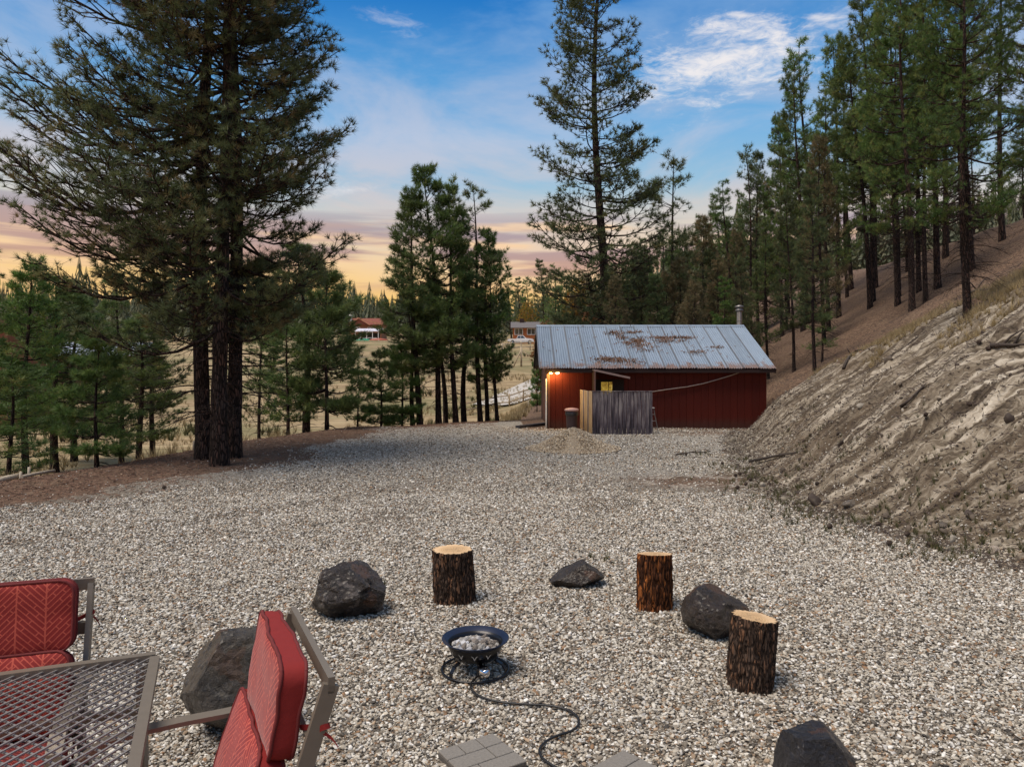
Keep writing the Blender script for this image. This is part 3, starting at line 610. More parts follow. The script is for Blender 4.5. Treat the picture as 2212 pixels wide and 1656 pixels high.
def pine_meshes(seed, H, r0, crown0, R, nbr, ntw, tl, needles, nw, mat, bark, asym=(0, 0), shape='cone', lean=(0, 0), dead=10, droop=.25, sub=1, sparse=1.0, sides=9, brown=.06, tight=1.0, gaps=.0, whorl=.55):
    global rng
    keep = rng; rng = np.random.default_rng(seed)
    TV = []; TF = []; off = 0
    def addt(V_, F_):
        nonlocal off
        TV.append(V_); TF.append(F_ + off); off += len(V_)
    nn = max(18, int(H * 2.2)); t = np.linspace(0, 1, nn) ** 1.15
    bend = .02 * H * np.stack([np.sin(t * 5 + seed), np.cos(t * 4 + seed * 2)], -1) * t[:, None]
    cx = lean[0] * t * H + bend[:, 0]; cy = lean[1] * t * H + bend[:, 1]
    path = np.stack([cx, cy, t * H - .35 * (t == 0)], -1); rad = r0 * (1 - t) ** .85 * (1 + .35 * np.exp(-t * H / .35)) + .012
    Vt, Ft = tube_arr(path, rad, sides)
    if sides > 12:
        an = np.tile(np.arange(sides), nn); hh = np.repeat(t * H, sides)
        dirs = Vt - np.repeat(path, sides, 0); Vt = Vt + dirs * (.16 * fbm(np.cos(an * 2 * pi / sides) * 3, np.sin(an * 2 * pi / sides) * 3, hh * 1.2, 3, seed))[:, None]
    addt(Vt, Ft)
    P, D_, S, TN = [], [], [], []
    def trunk_at(h):
        u = h / H; return np.array([np.interp(u, t, cx), np.interp(u, t, cy), h]), float(np.interp(u, t, rad))
    def prof(u):
        if shape == 'cone': return (1 - u) ** .75 * min(1, .45 + u * 3.2) + .04
        if shape == 'broad': return (1 - u ** 2.2) ** .7 * min(1, .78 + u * 4) + .05
        if shape == 'column': return min(1, (1 - u) * 2.2) ** .8 * min(1, .55 + u * 2) + .03
        return (1 - u ** 1.8) ** .8 * min(1, .6 + u * 2.5) + .05        # round
    for b in range(nbr):
        wh = max(1.0, nbr / (H * (1 - crown0)) * whorl); u = (np.floor(b / wh) * wh + wh * .5 + rng.normal(0, .10 * wh)) / nbr; u = min(max(u, .002), .995)
        h = H * (crown0 + (1 - crown0) * u * .985); az = rng.random() * 6.283 + b * 2.4
        if gaps and fbm(np.array([u * 6.0]), np.array([az * .8]), 0, 2, seed)[0] < -gaps: continue
        p0, rt = trunk_at(h); dirh = np.array([cos(az), sin(az)])
        L = R * prof(u) * rng.uniform(.68, 1.12) * (1 + asym[0] * dirh[0] + asym[1] * dirh[1]); L = max(L, .25)
        e0 = np.interp(u, [0, .4, .8, 1], [-.18, .12, .55, 1.3]) + rng.normal(0, .12)
        s = np.linspace(0, 1, 7); side = np.array([-dirh[1], dirh[0]]); wig = rng.normal(0, .05) * L
        hor = L * s; ver = L * (e0 * s - droop * np.sin(s * pi) * .5 * (1 - u) + .22 * s ** 2.5)
        path_b = np.stack([p0[0] + dirh[0] * hor + side[0] * wig * np.sin(s * 4), p0[1] + dirh[1] * hor + side[1] * wig * np.sin(s * 4), p0[2] + ver], -1)
        rb = max(.010, min(rt * .45, .012 * L + .012)); addt(*tube_arr(path_b, rb * (1 - s * .8), 4))
        k = max(3, int(ntw * (.45 + .55 * L / R)))
        for w in range(k):
            sw = .40 + .60 * (w + rng.random() * .8) / k; sw = min(sw, .99)
            pb = np.array([np.interp(sw, s, path_b[:, c]) for c in range(3)]); sg = 1 if w % 2 else -1
            a2 = az + sg * rng.uniform(.5, 1.15); lt = (L * .36 * (1.12 - sw) + .28 * tl / .2 * .5 + .12) * rng.uniform(.7, 1.2)
            d2 = np.array([cos(a2), sin(a2), rng.uniform(.0, .55)]); q = np.stack([pb, pb + d2 * lt * .5 + [0, 0, -.04 * lt], pb + d2 * lt + [0, 0, .12 * lt]])
            addt(*tube_arr(q, np.array([.35, .25, .12]) * rb + .002, 3))
            ends = [(q[2], q[2] - q[1], 1.0)]
            if rng.random() < sparse: ends.append((q[1], d2 + rng.normal(0, .4, 3), .85))
            for z_ in range(sub):
                a3 = a2 + rng.choice([-1, 1]) * rng.uniform(.5, 1.1); l3 = lt * rng.uniform(.35, .6); d3 = np.array([cos(a3), sin(a3), rng.uniform(.1, .7)])
                st = q[0] + (q[2] - q[0]) * rng.uniform(.3, .85); e3 = st + d3 * l3
                if sides > 12: addt(*tube_arr(np.stack([st, (st + e3) / 2, e3]), .004, 3))
                ends.append((e3, d3, .95))
            tn = float(np.clip(rng.normal(.40, .24), 0, .86)); tn = rng.uniform(.86, 1.0) if rng.random() < brown * (1.6 - u) else tn
            for pe, de, sz in ends:
                P.append(pe); D_.append(np.array(de) / (np.linalg.norm(de) + 1e-6) + [0, 0, .35 * tight]); S.append(tl * sz * rng.uniform(.8, 1.15)); TN.append(float(np.clip(tn + rng.normal(0, .06), 0, 1)))
        P.append(path_b[-1]); D_.append(path_b[-1] - path_b[-2] + [0, 0, .1]); S.append(tl * 1.1); TN.append(.35)
    for _ in range(3): P.append(path[-1] + [0, 0, -.1 * _]); D_.append(np.array([rng.normal(0, .3), rng.normal(0, .3), 1])); S.append(tl * 1.2); TN.append(.3)
    for b in range(dead):
        h = H * crown0 * rng.uniform(.35, 1.25); az = rng.random() * 6.283; p0, rt = trunk_at(h); L = rng.uniform(.35, .95) * R * .7
        s = np.linspace(0, 1, 8); dirh = np.array([cos(az), sin(az)]); dr = rng.uniform(.1, .75)
        pb = np.stack([p0[0] + dirh[0] * L * s, p0[1] + dirh[1] * L * s, p0[2] + L * (.12 * s - dr * s ** 2)], -1); addt(*tube_arr(pb, .022 * (1 - s * .85), 4))
        for w in range(7 if sides > 12 else 4):
            sw = rng.uniform(.25, 1); st = np.array([np.interp(sw, s, pb[:, c]) for c in range(3)]); a3 = az + rng.choice([-1, 1]) * rng.uniform(.3, 1.1); l3 = L * rng.uniform(.15, .4)
            addt(*tube_arr(np.stack([st, st + np.array([cos(a3), sin(a3), rng.uniform(-.4, .2)]) * l3 * .5, st + np.array([cos(a3), sin(a3), rng.uniform(-1.1, .1)]) * l3]), np.array([.008, .006, .003]), 3))
    tv = np.concatenate(TV); tf = np.concatenate(TF)
    mt = raw_mesh('trunk', tv, tf, bark, True); mc = needles_mesh('crown', P, D_, S, TN, mat, needles, nw)
    TRIS[0] += len(tf) * 2 + len(P) * needles; rng = keep
    return mt, mc
def plant_tree(name, meshes, loc, rz=0.0, scale=1.0, label='', cat='pine tree', group=None, sxy=None, tilt=0.0):
    r = empty(name, loc, rz, label, cat, group); sxy = scale if sxy is None else sxy; r.scale = (sxy, sxy, scale)
    if tilt: r.rotation_mode = 'QUATERNION'; import mathutils; r.rotation_quaternion = mathutils.Euler((0, tilt, 0)).to_quaternion() @ mathutils.Euler((0, 0, rz)).to_quaternion()
    obj('trunk', meshes[0], r); obj('crown', meshes[1], r); return r

# three big pines growing from one spot on the left
for k, (px, py, seed, asym, H, R, c0, lb, nb) in enumerate([
        (440, 990, 11, (-.42, .1), 25, 3.6, .20, 'left trunk of the three big pines growing together at the yard edge', 200),
        (474, 1004, 12, (-.18, -.15), 22, 2.7, .14, 'front and middle trunk of the three big pines growing together at the yard edge', 165),
        (505, 988, 13, (-.02, .05), 24.0, 2.6, .16, 'right trunk of the three big pines growing together at the yard edge', 180)]):
    Yd = CAM_H * 1570 / (py - 795); X = (px - 1106) / 1570 * Yd
    ms = pine_meshes(seed, H, .185, c0, R, nb, 15, .21, 24, .066, M['needle_dark'], M['bark_near'], asym, 'broad', (-.004, 0), 30, .34, 2, 1.0, 20, .12)
    plant_tree('pine_tree', ms, (X, Yd, hz(X, Yd)), 0, 1, lb, group='big pines growing together on the left')

# the tall open pine behind the shed
ms = pine_meshes(21, 31, .34, .11, 5.2, 200, 15, .34, 18, .095, M['needle_mid'], M['bark'], (0, 0), 'cone', (-.028, 0), 22, .22, 1, .8, 12, .08)
tx, ty, tz = at(1316, 780, 45); plant_tree('pine_tree', ms, (tx, ty, hz(tx, ty)), 0.4, 1, 'very tall open crowned pine rising behind the shed roof', group='')

# library of pines shared by the groves
LIB = {}
for nm, args in {
        'slim_a': (31, 12, .16, .22, 1.9, 88, 10, .30, 18, .085, M['needle_green'], M['bark'], (0, 0), 'column', (0, 0), 14, .25, 1, .9, 9, .05),
        'slim_b': (32, 12, .17, .25, 2.1, 84, 10, .31, 18, .085, M['needle_green'], M['bark'], (0, 0), 'cone', (0, 0), 14, .25, 1, .9, 9, .06),
        'thin': (33, 12, .13, .42, 1.35, 36, 7, .30, 17, .08, M['needle_mid'], M['bark'], (0, 0), 'column', (0, 0), 16, .2, 1, .7, 9, .06, 1.0, .3),
        'tall_a': (41, 16, .20, .22, 2.8, 115, 10, .32, 18, .085, M['needle_green'], M['bark'], (0, 0), 'cone', (0, 0), 30, .25, 1, .7, 9, .14, 1.0, .14, .8),
        'tall_b': (42, 16, .21, .24, 2.7, 100, 11, .34, 18, .085, M['needle_mid'], M['bark'], (0, 0), 'cone', (0, 0), 30, .28, 1, .7, 9, .16, 1.0, .14, .85),
        'brownish': (43, 14, .19, .12, 2.8, 95, 10, .32, 17, .08, M['needle_brown'], M['bark'], (0, 0), 'cone', (0, 0), 26, .35, 1, .8, 9, .2),
        'young_a': (51, 4.2, .06, .08, 1.35, 60, 9, .22, 22, .075, M['needle_green'], M['bark'], (0, 0), 'cone', (0, 0), 2, .15, 1, 1, 8, .03),
        'young_b': (52, 4.2, .055, .16, 1.05, 30, 7, .22, 20, .075, M['needle_green'], M['bark'], (0, 0), 'cone', (0, 0), 3, .1, 1, .9, 8, .03),
        'sapling': (53, 2.2, .03, .2, .5, 14, 4, .22, 18, .06, M['needle_green'], M['bark'], (0, 0), 'cone', (0, 0), 1, .1, 0, .8, 7, .03),
        'tall_c': (44, 16, .19, .40, 2.7, 95, 11, .33, 18, .085, M['needle_green'], M['bark'], (0, 0), 'cone', (0, 0), 44, .25, 1, .7, 9, .16, 1.0, .10, .75),
        'near_a': (61, 17, .19, .24, 3.2, 110, 14, .23, 26, .065, M['needle_green'], M['bark_near'], (0, 0), 'round', (0, 0), 60, .28, 2, .8, 16, .16, 1.0, .12, .8),
}.items(): LIB[nm] = pine_meshes(*args)
LIBH = {'slim_a': 12, 'slim_b': 12, 'thin': 12, 'tall_a': 16, 'tall_b': 16, 'tall_c': 16, 'brownish': 14, 'young_a': 4.2, 'young_b': 4.2, 'sapling': 2.2, 'near_a': 17}
def grove(kind, px, py, top, label, group=None, Y=None, tilt=0.0, wide=1.0, cat='pine tree', name='pine_tree', xtop=None):
    if Y is None: x, y, z = on_ground(px, py)
    else: x, y = at(px, py, Y)[:2]; z = hz(x, y)
    ht = (CAM_H + (795 - top) / 1570 * y) - z; s = ht / LIBH[kind]
    if xtop is not None: tilt = math.atan2((xtop - px) / 1570 * y, ht)
    return plant_tree(name, LIB[kind], (x, y, z - .05), rng.random() * 6.28, s, label, cat, group, s * wide, tilt)
gc = 'slim pines in the clump at the yard edge'
grove('slim_b', 908, 908, 412, 'leftmost tall pine of the clump between meadow and yard', gc, 33.5, xtop=884, wide=.92)
grove('slim_a', 948, 903, 362, 'tallest pine of the clump between meadow and yard', gc, 34.2, xtop=928, wide=.85)
grove('slim_b', 985, 902, 398, 'pine next right of the tallest one in the clump', gc, 34.0, xtop=962, wide=.8)
grove('thin', 1038, 897, 402, 'sparse pine with open top on the right side of the clump', gc, 35.0, xtop=1016, wide=.95)
grove('slim_a', 1053, 898, 500, 'shorter pine close behind the sparse topped one', gc, 35.6, xtop=1046, wide=.85)
grove('slim_b', 1074, 900, 535, 'rightmost pine of the clump, nearest the shed', gc, 35.2, xtop=1054, wide=.75)
grove('thin', 893, 907, 640, 'thin short pine at the left foot of the clump', gc, 34, xtop=880, wide=1.7)
grove('thin', 1004, 895, 600, 'thin understory pine in the middle of the clump', gc, 36, xtop=996, wide=1.8)
grove('thin', 962, 896, 620, 'thin understory pine between the two tallest trunks', gc, 36.5, xtop=955, wide=1.7)
gs = 'small young pines along the yard edge'
grove('young_b', 773, 918, 792, 'knee high branched sapling pine left of the clump', gs, 30.5)
grove('young_a', 823, 914, 760, 'bushy young pine just left of the clump', gs, 32)
grove('young_a', 868, 912, 745, 'bushy young pine under the leftmost clump tree', gs, 33.5, wide=.9)
grove('young_a', 706, 922, 590, 'broad bushy pine between the big pines and the clump', gs, 29.0, wide=.78)
grove('slim_a', 662, 912, 532, 'pointed pine standing just right of the three big pines', gs, 31.5, wide=1.5, xtop=655)
grove('young_b', 622, 930, 700, 'low pine half hidden behind the big right trunk', gs, 29.0)
grove('young_a', 209, 1004, 735, 'young pine with lower boughs to the ground, left of the big pines', gs, 18.2, wide=1.05)
grove('young_b', 20, 1012, 780, 'young pine cut by the left picture edge', gs, 18.0, wide=1.3)
grove('slim_b', 57, 920, 565, 'pine with bare lower trunk standing in the meadow at far left', 'pines in the meadow', 30.0, wide=1.1)
grove('tall_a', -60, 940, 480, 'dark pine on the far left beyond the bank', 'pines in the meadow', 28.0, wide=1.1)
grove('tall_b', 330, 880, 560, 'pine behind the three big pines, lower crown', 'pines in the meadow', 42)
grove('slim_a', 160, 900, 640, 'green pine in the meadow behind the young pine', 'pines in the meadow', 40, wide=1.4)
for px, py, top, Yd, kd, wd, lb in ((118, 905, 600, 36, 'slim_a', 1.5, 'full green pine in the meadow left of the young edge pine'), (262, 900, 575, 38, 'tall_a', 1.0, 'tall green pine in the meadow just left of the big trunks'), (300, 905, 690, 33, 'slim_b', 1.5, 'short wide pine in the meadow close left of the big trunks'), (560, 905, 610, 40, 'tall_a', .8, 'dark green pine seen just right of the big trunks')):
    grove(kd, px, py, top, lb, 'pines in the meadow', Yd, wide=wd)
grove('slim_b', 752, 772, 682, 'small dark pine standing far out on the meadow slope', 'pines in the meadow', wide=1.5)
grove('young_a', 590, 800, 700, 'round pine far out on the meadow seen right of the big trunks', 'pines in the meadow')
grove('young_a', 1160, 862, 770, 'green bushy pine beside the left end of the shed', gs, 44, wide=.5)

# pines on the hillside, by where their trunks meet the slope
gh = 'pines on the hillside'
hill = [('near_a', 2091, 681, -180, 'nearest thick trunked pine on the slope, right of the leaning trunks', 2062), ('near_a', 1970, 671, -60, 'dark straight pine on the slope with trunk standing alone above the bare bank', 1948),
        ('tall_c', 1939, 659, 60, 'rough barked pine just left of the straight one on the slope', 1925), ('tall_c', 1880, 665, 95, 'pine whose trunk leans left above the bare bank', 1842),
        ('tall_c', 1891, 623, 40, 'pine behind the left leaning trunk on the slope', 1880), ('tall_c', 1839, 626, 130, 'thick dark pine farther up behind the leaning trunk', 1815),
        ('tall_c', 2026, 623, -90, 'slim dark pine leaning slightly left on the open slope', 1996), ('tall_c', 2098, 583, -120, 'pine close behind the nearest thick trunk', 2070),
        ('tall_c', 2043, 556, -60, 'pine higher on the slope with dead lower limbs', 2030), ('thin', 2165, 520, -150, 'pine with a long bare pinkish trunk near the right picture edge', 2150),
        ('tall_a', 1756, 666, 92, 'pine standing where the slope meets the wood behind the shed', 1735), ('tall_b', 1702, 680, 250, 'pine right of the stove pipe with a dark thick trunk', 1690),
        ('brownish', 1655, 714, 400, 'brown tinged pine close behind the stove pipe', 1650)]
for kd, px, py, top, lb, xt in hill: grove(kd, px, py, top, lb, gh, xtop=xt, wide=.78)
grove('near_a', 2300, 700, -300, 'pine outside the right edge whose boughs hang into the view', gh, 17, wide=1.0)
back = [('tall_b', 1812, 610, 88, 52), ('tall_a', 1735, 640, 137, 55), ('tall_a', 1885, 560, -20, 50), ('tall_b', 1940, 540, -40, 46), ('brownish', 1985, 560, 20, 44), ('tall_a', 1690, 660, 260, 58),
        ('tall_b', 1640, 690, 330, 60), ('thin', 1625, 690, 322, 52), ('tall_a', 1580, 700, 395, 62), ('thin', 1460, 700, 340, 50), ('brownish', 1530, 700, 470, 54), ('tall_a', 1400, 705, 520, 60), ('brownish', 1600, 705, 500, 46),
        ('tall_b', 1500, 700, 505, 64), ('tall_a', 1440, 700, 500, 66), ('brownish', 1480, 700, 560, 44), ('tall_b', 1550, 700, 540, 48), ('tall_a', 1360, 705, 560, 70), ('brownish', 1390, 705, 570, 48),
        ('tall_a', 1240, 705, 600, 72), ('brownish', 1270, 705, 590, 60), ('tall_a', 1205, 705, 575, 95), ('tall_b', 1178, 705, 560, 180), ('tall_a', 1330, 700, 560, 85), ('tall_b', 1715, 650, 420, 40), ('brownish', 1780, 640, 300, 44), ('tall_b', 1850, 600, 240, 40),
        ('brownish', 1905, 590, 200, 38), ('tall_a', 2000, 540, 60, 40), ('tall_b', 2120, 500, 60, 44), ('tall_a', 2190, 470, 150, 52), ('brownish', 2230, 500, 250, 40), ('tall_a', 2080, 500, -20, 50),('tall_b', 1760, 650, 380, 36), ('tall_a', 1660, 680, 470, 42), ('tall_b', 1615, 700, 560, 40),
        ('tall_a', 1570, 700, 600, 41), ('brownish', 1510, 700, 610, 39), ('tall_b', 1425, 700, 600, 42), ('tall_a', 1350, 700, 620, 50), ('brownish', 1300, 700, 640, 52), ('tall_b', 1220, 700, 620, 56),
        ('tall_a', 1830, 600, 250, 62), ('tall_b', 1885, 570, 210, 66), ('tall_a', 1935, 550, 190, 60), ('tall_b', 1990, 530, 150, 64), ('tall_a', 2050, 510, 215, 68), ('tall_b', 2105, 490, 250, 60), ('tall_a', 2165, 470, 290, 66), ('brownish', 1960, 550, 260, 56), ('brownish', 2080, 500, 270, 54), ('tall_b', 2215, 460, 240, 62), ('brownish', 1340, 700, 600, 40), ('brownish', 1450, 700, 590, 43), ('tall_b', 1410, 700, 560, 52), ('brownish', 1560, 700, 565, 45), ('tall_a', 1475, 700, 545, 60), ('brownish', 1250, 705, 640, 46), ('tall_b', 1290, 700, 610, 62), ('brownish', 1620, 700, 590, 44), ('tall_b', 1590, 700, 480, 70), ('brownish', 1500, 700, 640, 40), ('tall_a', 1700, 680, 440, 62), ('tall_b', 1745, 660, 330, 58), ('tall_b', 1465, 700, 520, 75), ('tall_a', 1520, 700, 470, 78), ('tall_b', 1560, 700, 440, 80), ('tall_a', 1610, 700, 420, 74), ('tall_a', 1410, 700, 545, 90), ('tall_b', 1380, 700, 560, 82), ('tall_a', 1655, 690, 380, 70), ('tall_b', 1130, 690, 600, 185), ('tall_a', 1105, 690, 585, 190), ('tall_a', 1150, 690, 600, 182),
        ('tall_b', 1960, 560, 60, 30), ('tall_a', 2060, 540, -150, 30), ('tall_b', 2140, 520, -200, 28), ('tall_a', 2200, 500, -60, 34), ('brownish', 1870, 620, 330, 34), ('brownish', 1820, 640, 420, 36), ('tall_a', 1790, 640, 200, 48), ('tall_b', 1910, 580, 60, 36)]
for kd, px, py, top, Yd in back:
    if px > 1790 and kd != 'thin' and top < 190 and Yd < 53: kd = 'tall_c'
    elif px > 1800 and Yd < 45: continue
    if kd == 'tall_c' and (px > 2085 or (px > 1900 and Yd < 40)): continue
    grove(kd, px, py, top, {'tall_c': 'bare trunked pine in the wood', 'tall_a': 'green pointed pine in the wood', 'tall_b': 'broad dark pine in the wood', 'brownish': 'brown tinged pine in the wood', 'thin': 'slender open pine in the wood'}[kd] + (' behind the shed, left of the stove pipe' if px < 1600 else ' up the slope right of the stove pipe' if px < 1900 else ' high on the slope at the right'), 'pines in the wood behind', Yd, xtop=px - 12, wide=.95 if px < 1600 else .70)
grove('sapling', 1776, 782, 668, 'thin sapling pine growing at the top of the bare bank', None, wide=1.1, name='pine_sapling', cat='sapling')

# far wood: one mass of small conifers on the rising ground
def far_forest():
    Vs = []; Fs = []; tn = []; off = 0
    r = np.random.default_rng(5); n = 2900; out = 0
    while out < n:
        y = r.uniform(168, 460); x = r.uniform(-.78, .78) * y; px = 1106 + x / y * 1570
        if 600 < px < 830 and y < 215: continue
        if y < 215 and px < 1175 and px > 600: continue
        z = hz(x, y); H = r.uniform(8, 16) * (1.25 if r.random() < .12 else 1); R = H * r.uniform(.15, .24); t0 = r.uniform(0.05, .8)
        lay = 9
        for k in range(lay):
            u = k / lay; zz = z + H * (.1 + .9 * u); rr = R * (1 - u) ** .8 + .1; m = 7; a0 = r.random() * 6
            ring = [(x + rr * cos(a0 + 6.283 * a / m) * r.uniform(.55, 1.2), y + rr * sin(a0 + 6.283 * a / m) * r.uniform(.6, 1.2), zz + r.uniform(-.4, .2)) for a in range(m)]
            tip = (x + r.normal(0, .05), y, zz + H * .19)
            for a in range(m):
                b = (a + 1) % m
                if r.random() < .14: continue
                mid = tuple((np.array(ring[a]) * .5 + np.array(ring[b]) * .5) * np.array([1, 1, 1]) + np.array([0, 0, .25]))
                Vs += [ring[a], mid, tip]; Fs.append((off, off + 1, off + 2)); off += 3; tn += [min(1, t0 + r.uniform(-.05, .1))] * 3
        out += 1
    return raw_mesh('far_forest', Vs, np.array(Fs), mat_needles('far_needles', [(0.05, (.045, .062, .032)), (0.5, (.075, .092, .045)), (0.85, (.12, .115, .055)), (1, (.14, .10, .06))]), False, {'tint': tn})
tag(obj('distant_forest', far_forest()), 'far conifer wood covering the valley side behind the houses', 'forest', kind='stuff')

# bushes in autumn leaf
def bush(px, py, Y, w, h, mat, label, n=700):
    x, y = at(px, py, Y)[:2]; z = hz(x, y); r = empty('bush', (x, y, z), 0, label, 'bush', 'autumn bushes by the shed')
    v = rng.normal(size=(n, 3)); v /= np.linalg.norm(v, axis=1)[:, None]; P = v * np.array([w / 2, w / 2, h / 2]) * (rng.random((n, 1)) ** .35) * (1 + .25 * fbm(v[:, 0] * 2, v[:, 1] * 2, v[:, 2] * 2, 2, 3)[:, None]) + [0, 0, h * .55]
    obj('leaves', needles_mesh('leaves', P, v, np.full(n, .32), rng.random(n), mat, 7, .5), r)
    mb = MB()
    for _ in range(9):
        a = rng.random() * 6.28; mb.tube([(0, 0, -.2), (cos(a) * w * .12, sin(a) * w * .12, h * .35), (cos(a) * w * .3, sin(a) * w * .3, h * .8)], [.05, .035, .01], 4)
    mb.build('stem', M['twig'], r)
bush(1140, 700, 170, 5.0, 9.0, M['leaf_yellow'], 'bright yellow autumn bush behind the orange house roof')
bush(1186, 702, 58, 2.6, 6.2, M['leaf_orange'], 'rusty orange bush behind the left end of the shed roof')
bush(1246, 698, 60, 3.0, 9.2, M['leaf_yellow'], 'yellow leaved bush behind the shed roof under the tall pine')
bush(1285, 702, 50, 3.0, 6.6, M['leaf_orange'], 'brown orange bush just behind the shed ridge')

# ------------------------------------------------------------------ dry grass and litter
_eq = None
def eq(x, y):
    i = min(max(int(np.searchsorted(xs, x)) - 1, 0), nx - 1); j = min(max(int(np.searchsorted(ys, y)) - 1, 0), ny - 1); return float(qv[j, i])
def grass(name, pts, h, blades, w, mat, label, spread=.14):
    P = np.array(pts); n = len(P); b = rng.integers(0, 1, n)
    return tag(obj(name, needles_mesh(name, P, np.tile([0., 0, 1], (n, 1)) + rng.normal(0, .1, (n, 3)), h * rng.uniform(.6, 1.25, n), rng.random(n), mat, blades, w, spread=(2, 38), back=0)), label, 'grass', kind='stuff')
pts = []
while len(pts) < 2600:
    y = rng.uniform(11, 34); x = rng.uniform(.3, .76) * y; d = x - float(np.interp(y, TOE[:, 0], TOE[:, 1]))
    if d > 3.7 - .08 * (y - 12) and float(vnoise(x * .6, y * .6, 0, 5)) > .05 + (.5 if d > 9 else 0): pts.append((x, y, hz(x, y)))
grass('hillside_dry_grass', pts, .22, 14, .05, M['grass_dry'], 'dry straw grass along the top of the bare bank')
pts = []
while len(pts) < 3200:
    y = rng.uniform(15, 100); x = rng.uniform(-.72, .08) * y; q = eq(x, y)
    if q > 1.0 and (q < 9 or rng.random() < .35) and float(vnoise(x * .25, y * .25, 0, 6)) > -.2: pts.append((x, y, hz(x, y)))
grass('meadow_grass', pts, .55, 16, .06, M['grass_dry'], 'tall dry grass in the meadow below the yard')
pts = []
while len(pts) < 620:
    y = rng.uniform(9, 19); x = float(np.interp(y, TOE[:, 0], TOE[:, 1])) + rng.normal(.0, .6)
    if float(vnoise(x * 1.5, y * 1.5, 0, 8)) > .0: pts.append((x, y, hz(x, y)))
for c_ in ((1743, 1170), (800, 1265), (1500, 980), (1520, 984), (1300, 1215)):
    gx, gy, gz = on_ground(*c_); pts += [(gx + rng.normal(0, .12), gy + rng.normal(0, .08), gz) for _ in range(5)]
grass('weeds', pts, .12, 16, .05, M['grass_green'], 'small green weeds at the foot of the bank and in the gravel')

pts = []
while len(pts) < 420:
    y = rng.uniform(50, 165); x = rng.uniform(-.72, .08) * y; q = eq(x, y)
    if q > 4 and float(vnoise(x * .05, y * .05, 0, 16)) > .05:
        for _ in range(5): pts.append((x + rng.normal(0, .5), y + rng.normal(0, .5), hz(x, y)))
grass('meadow_shrubs', pts, .9, 14, .12, M['grass_green'], 'low green brown shrubs dotted over the meadow slope')
# fallen needles and twigs
def litter(name, pts, L, w, mat, label, flat=.15):
    P = np.array(pts); n = len(P); a = rng.random(n) * 6.28; d = np.stack([np.cos(a), np.sin(a), rng.normal(0, flat, n)], -1) * (L * rng.uniform(.5, 1.4, n))[:, None]
    s = np.stack([-np.sin(a), np.cos(a), np.zeros(n)], -1) * w / 2; up = np.array([0, 0, w])
    V_ = np.stack([P - d / 2 - s, P - d / 2 + s, P + d / 2 + up * 0 , P - d / 2 + up], 1).reshape(-1, 3); b = np.arange(n)[:, None] * 4
    F_ = np.concatenate([b + np.array([0, 1, 2]), b + np.array([0, 2, 3]), b + np.array([1, 3, 2])])
    return tag(obj(name, raw_mesh(name, V_, F_, mat)), label, 'litter', kind='stuff')
M['dead_needle'] = plain('dead_needles', (.17, .095, .06), .8, var=.4, scale=3)
M['dead_twig'] = plain('dead_twigs', (.07, .05, .04), .9, var=.4)
pts = []
while len(pts) < 9000:
    y = rng.uniform(12, 34); x = rng.uniform(-.74, -.02) * y; q = eq(x, y)
    if -4.5 < q < .6 and rng.random() < np.clip((q + 4.5) / 3, .1, 1): pts.append((x, y, hz(x, y) + .015))
litter('needle_litter', pts, .16, .014, M['dead_needle'], 'red brown fallen pine needles along the left edge of the yard')
pts = []
while len(pts) < 17000:
    y = rng.uniform(8.5, 42); x = rng.uniform(.24, .76) * y; d = x - float(np.interp(y, TOE[:, 0], TOE[:, 1]))
    if d > -.6: pts.append((x, y, hz(x, y) + .02))
litter('bank_litter', pts, .17, .013, M['dead_twig'], 'small dark twigs and needles caught on the bank', .3)
# clods and small stones on the bank
n_ = 9000; y = rng.uniform(8.5, 28, n_); d = np.abs(rng.normal(0, 1.6, n_)) - .5; x = np.interp(y, TOE[:, 0], TOE[:, 1]) + d; s = .024 * np.exp(rng.normal(0, .5, n_))
o_ = stones('bank_stones', np.stack([x, y, ground_z(x, y) + s * .2], -1), np.stack([s * 1.3, s, s * .7], -1), rng.random((n_, 3)) * 6,
            stone_mat('bank_stone', [(0, (.30, .26, .20)), (.3, (.14, .11, .085)), (.6, (.40, .36, .30)), (.85, (.08, .06, .05))]), 1, .45)
tag(o_, 'small stones and clods scattered over the lower bank', 'stones', kind='stuff')

# ------------------------------------------------------------------ the red shed
def mat_paint(name, col, groove=None, rough=.7):
    m, g_, b = new_mat(name); co = objco(g_); rnd = N(g_.t, 'ShaderNodeObjectInfo').outputs['Random']
    st = g_.noise(g_.v('MULTIPLY', co, (6, 6, .7)), 2.0, 6, .65); k = g_.m('ADD', .72, g_.m('ADD', g_.m('MULTIPLY', st, .4), g_.m('MULTIPLY', rnd, .16)))
    c = g_.mix(1.0, tuple(col), g_.comb(k, k, k), 'MULTIPLY')
    z = g_.xyz(co)[2]; dirt = g_.m('MULTIPLY', g_.m('SUBTRACT', 1.0, g_.smooth(g_.m('ADD', z, g_.m('MULTIPLY', st, -.3)), -.1, .35)), .5)
    g_.put(b.inputs['Base Color'], g_.mix(dirt, c, (.06, .04, .03))); b.inputs['Specular IOR Level'].default_value = .25; b.inputs['Roughness'].default_value = rough; bump(g_, b, st, .25, .01); return m
M['red'] = mat_paint('red_siding', (.082, .0085, .0035)); M['red_dark'] = mat_paint('dark_trim', (.035, .02, .018)); M['brown_board'] = mat_paint('brown_board', (.13, .055, .04))
M['white_trim'] = mat_paint('white_trim', (.72, .72, .70)); M['black_gap'] = plain('dark_backing', (.02, .012, .01), .9)
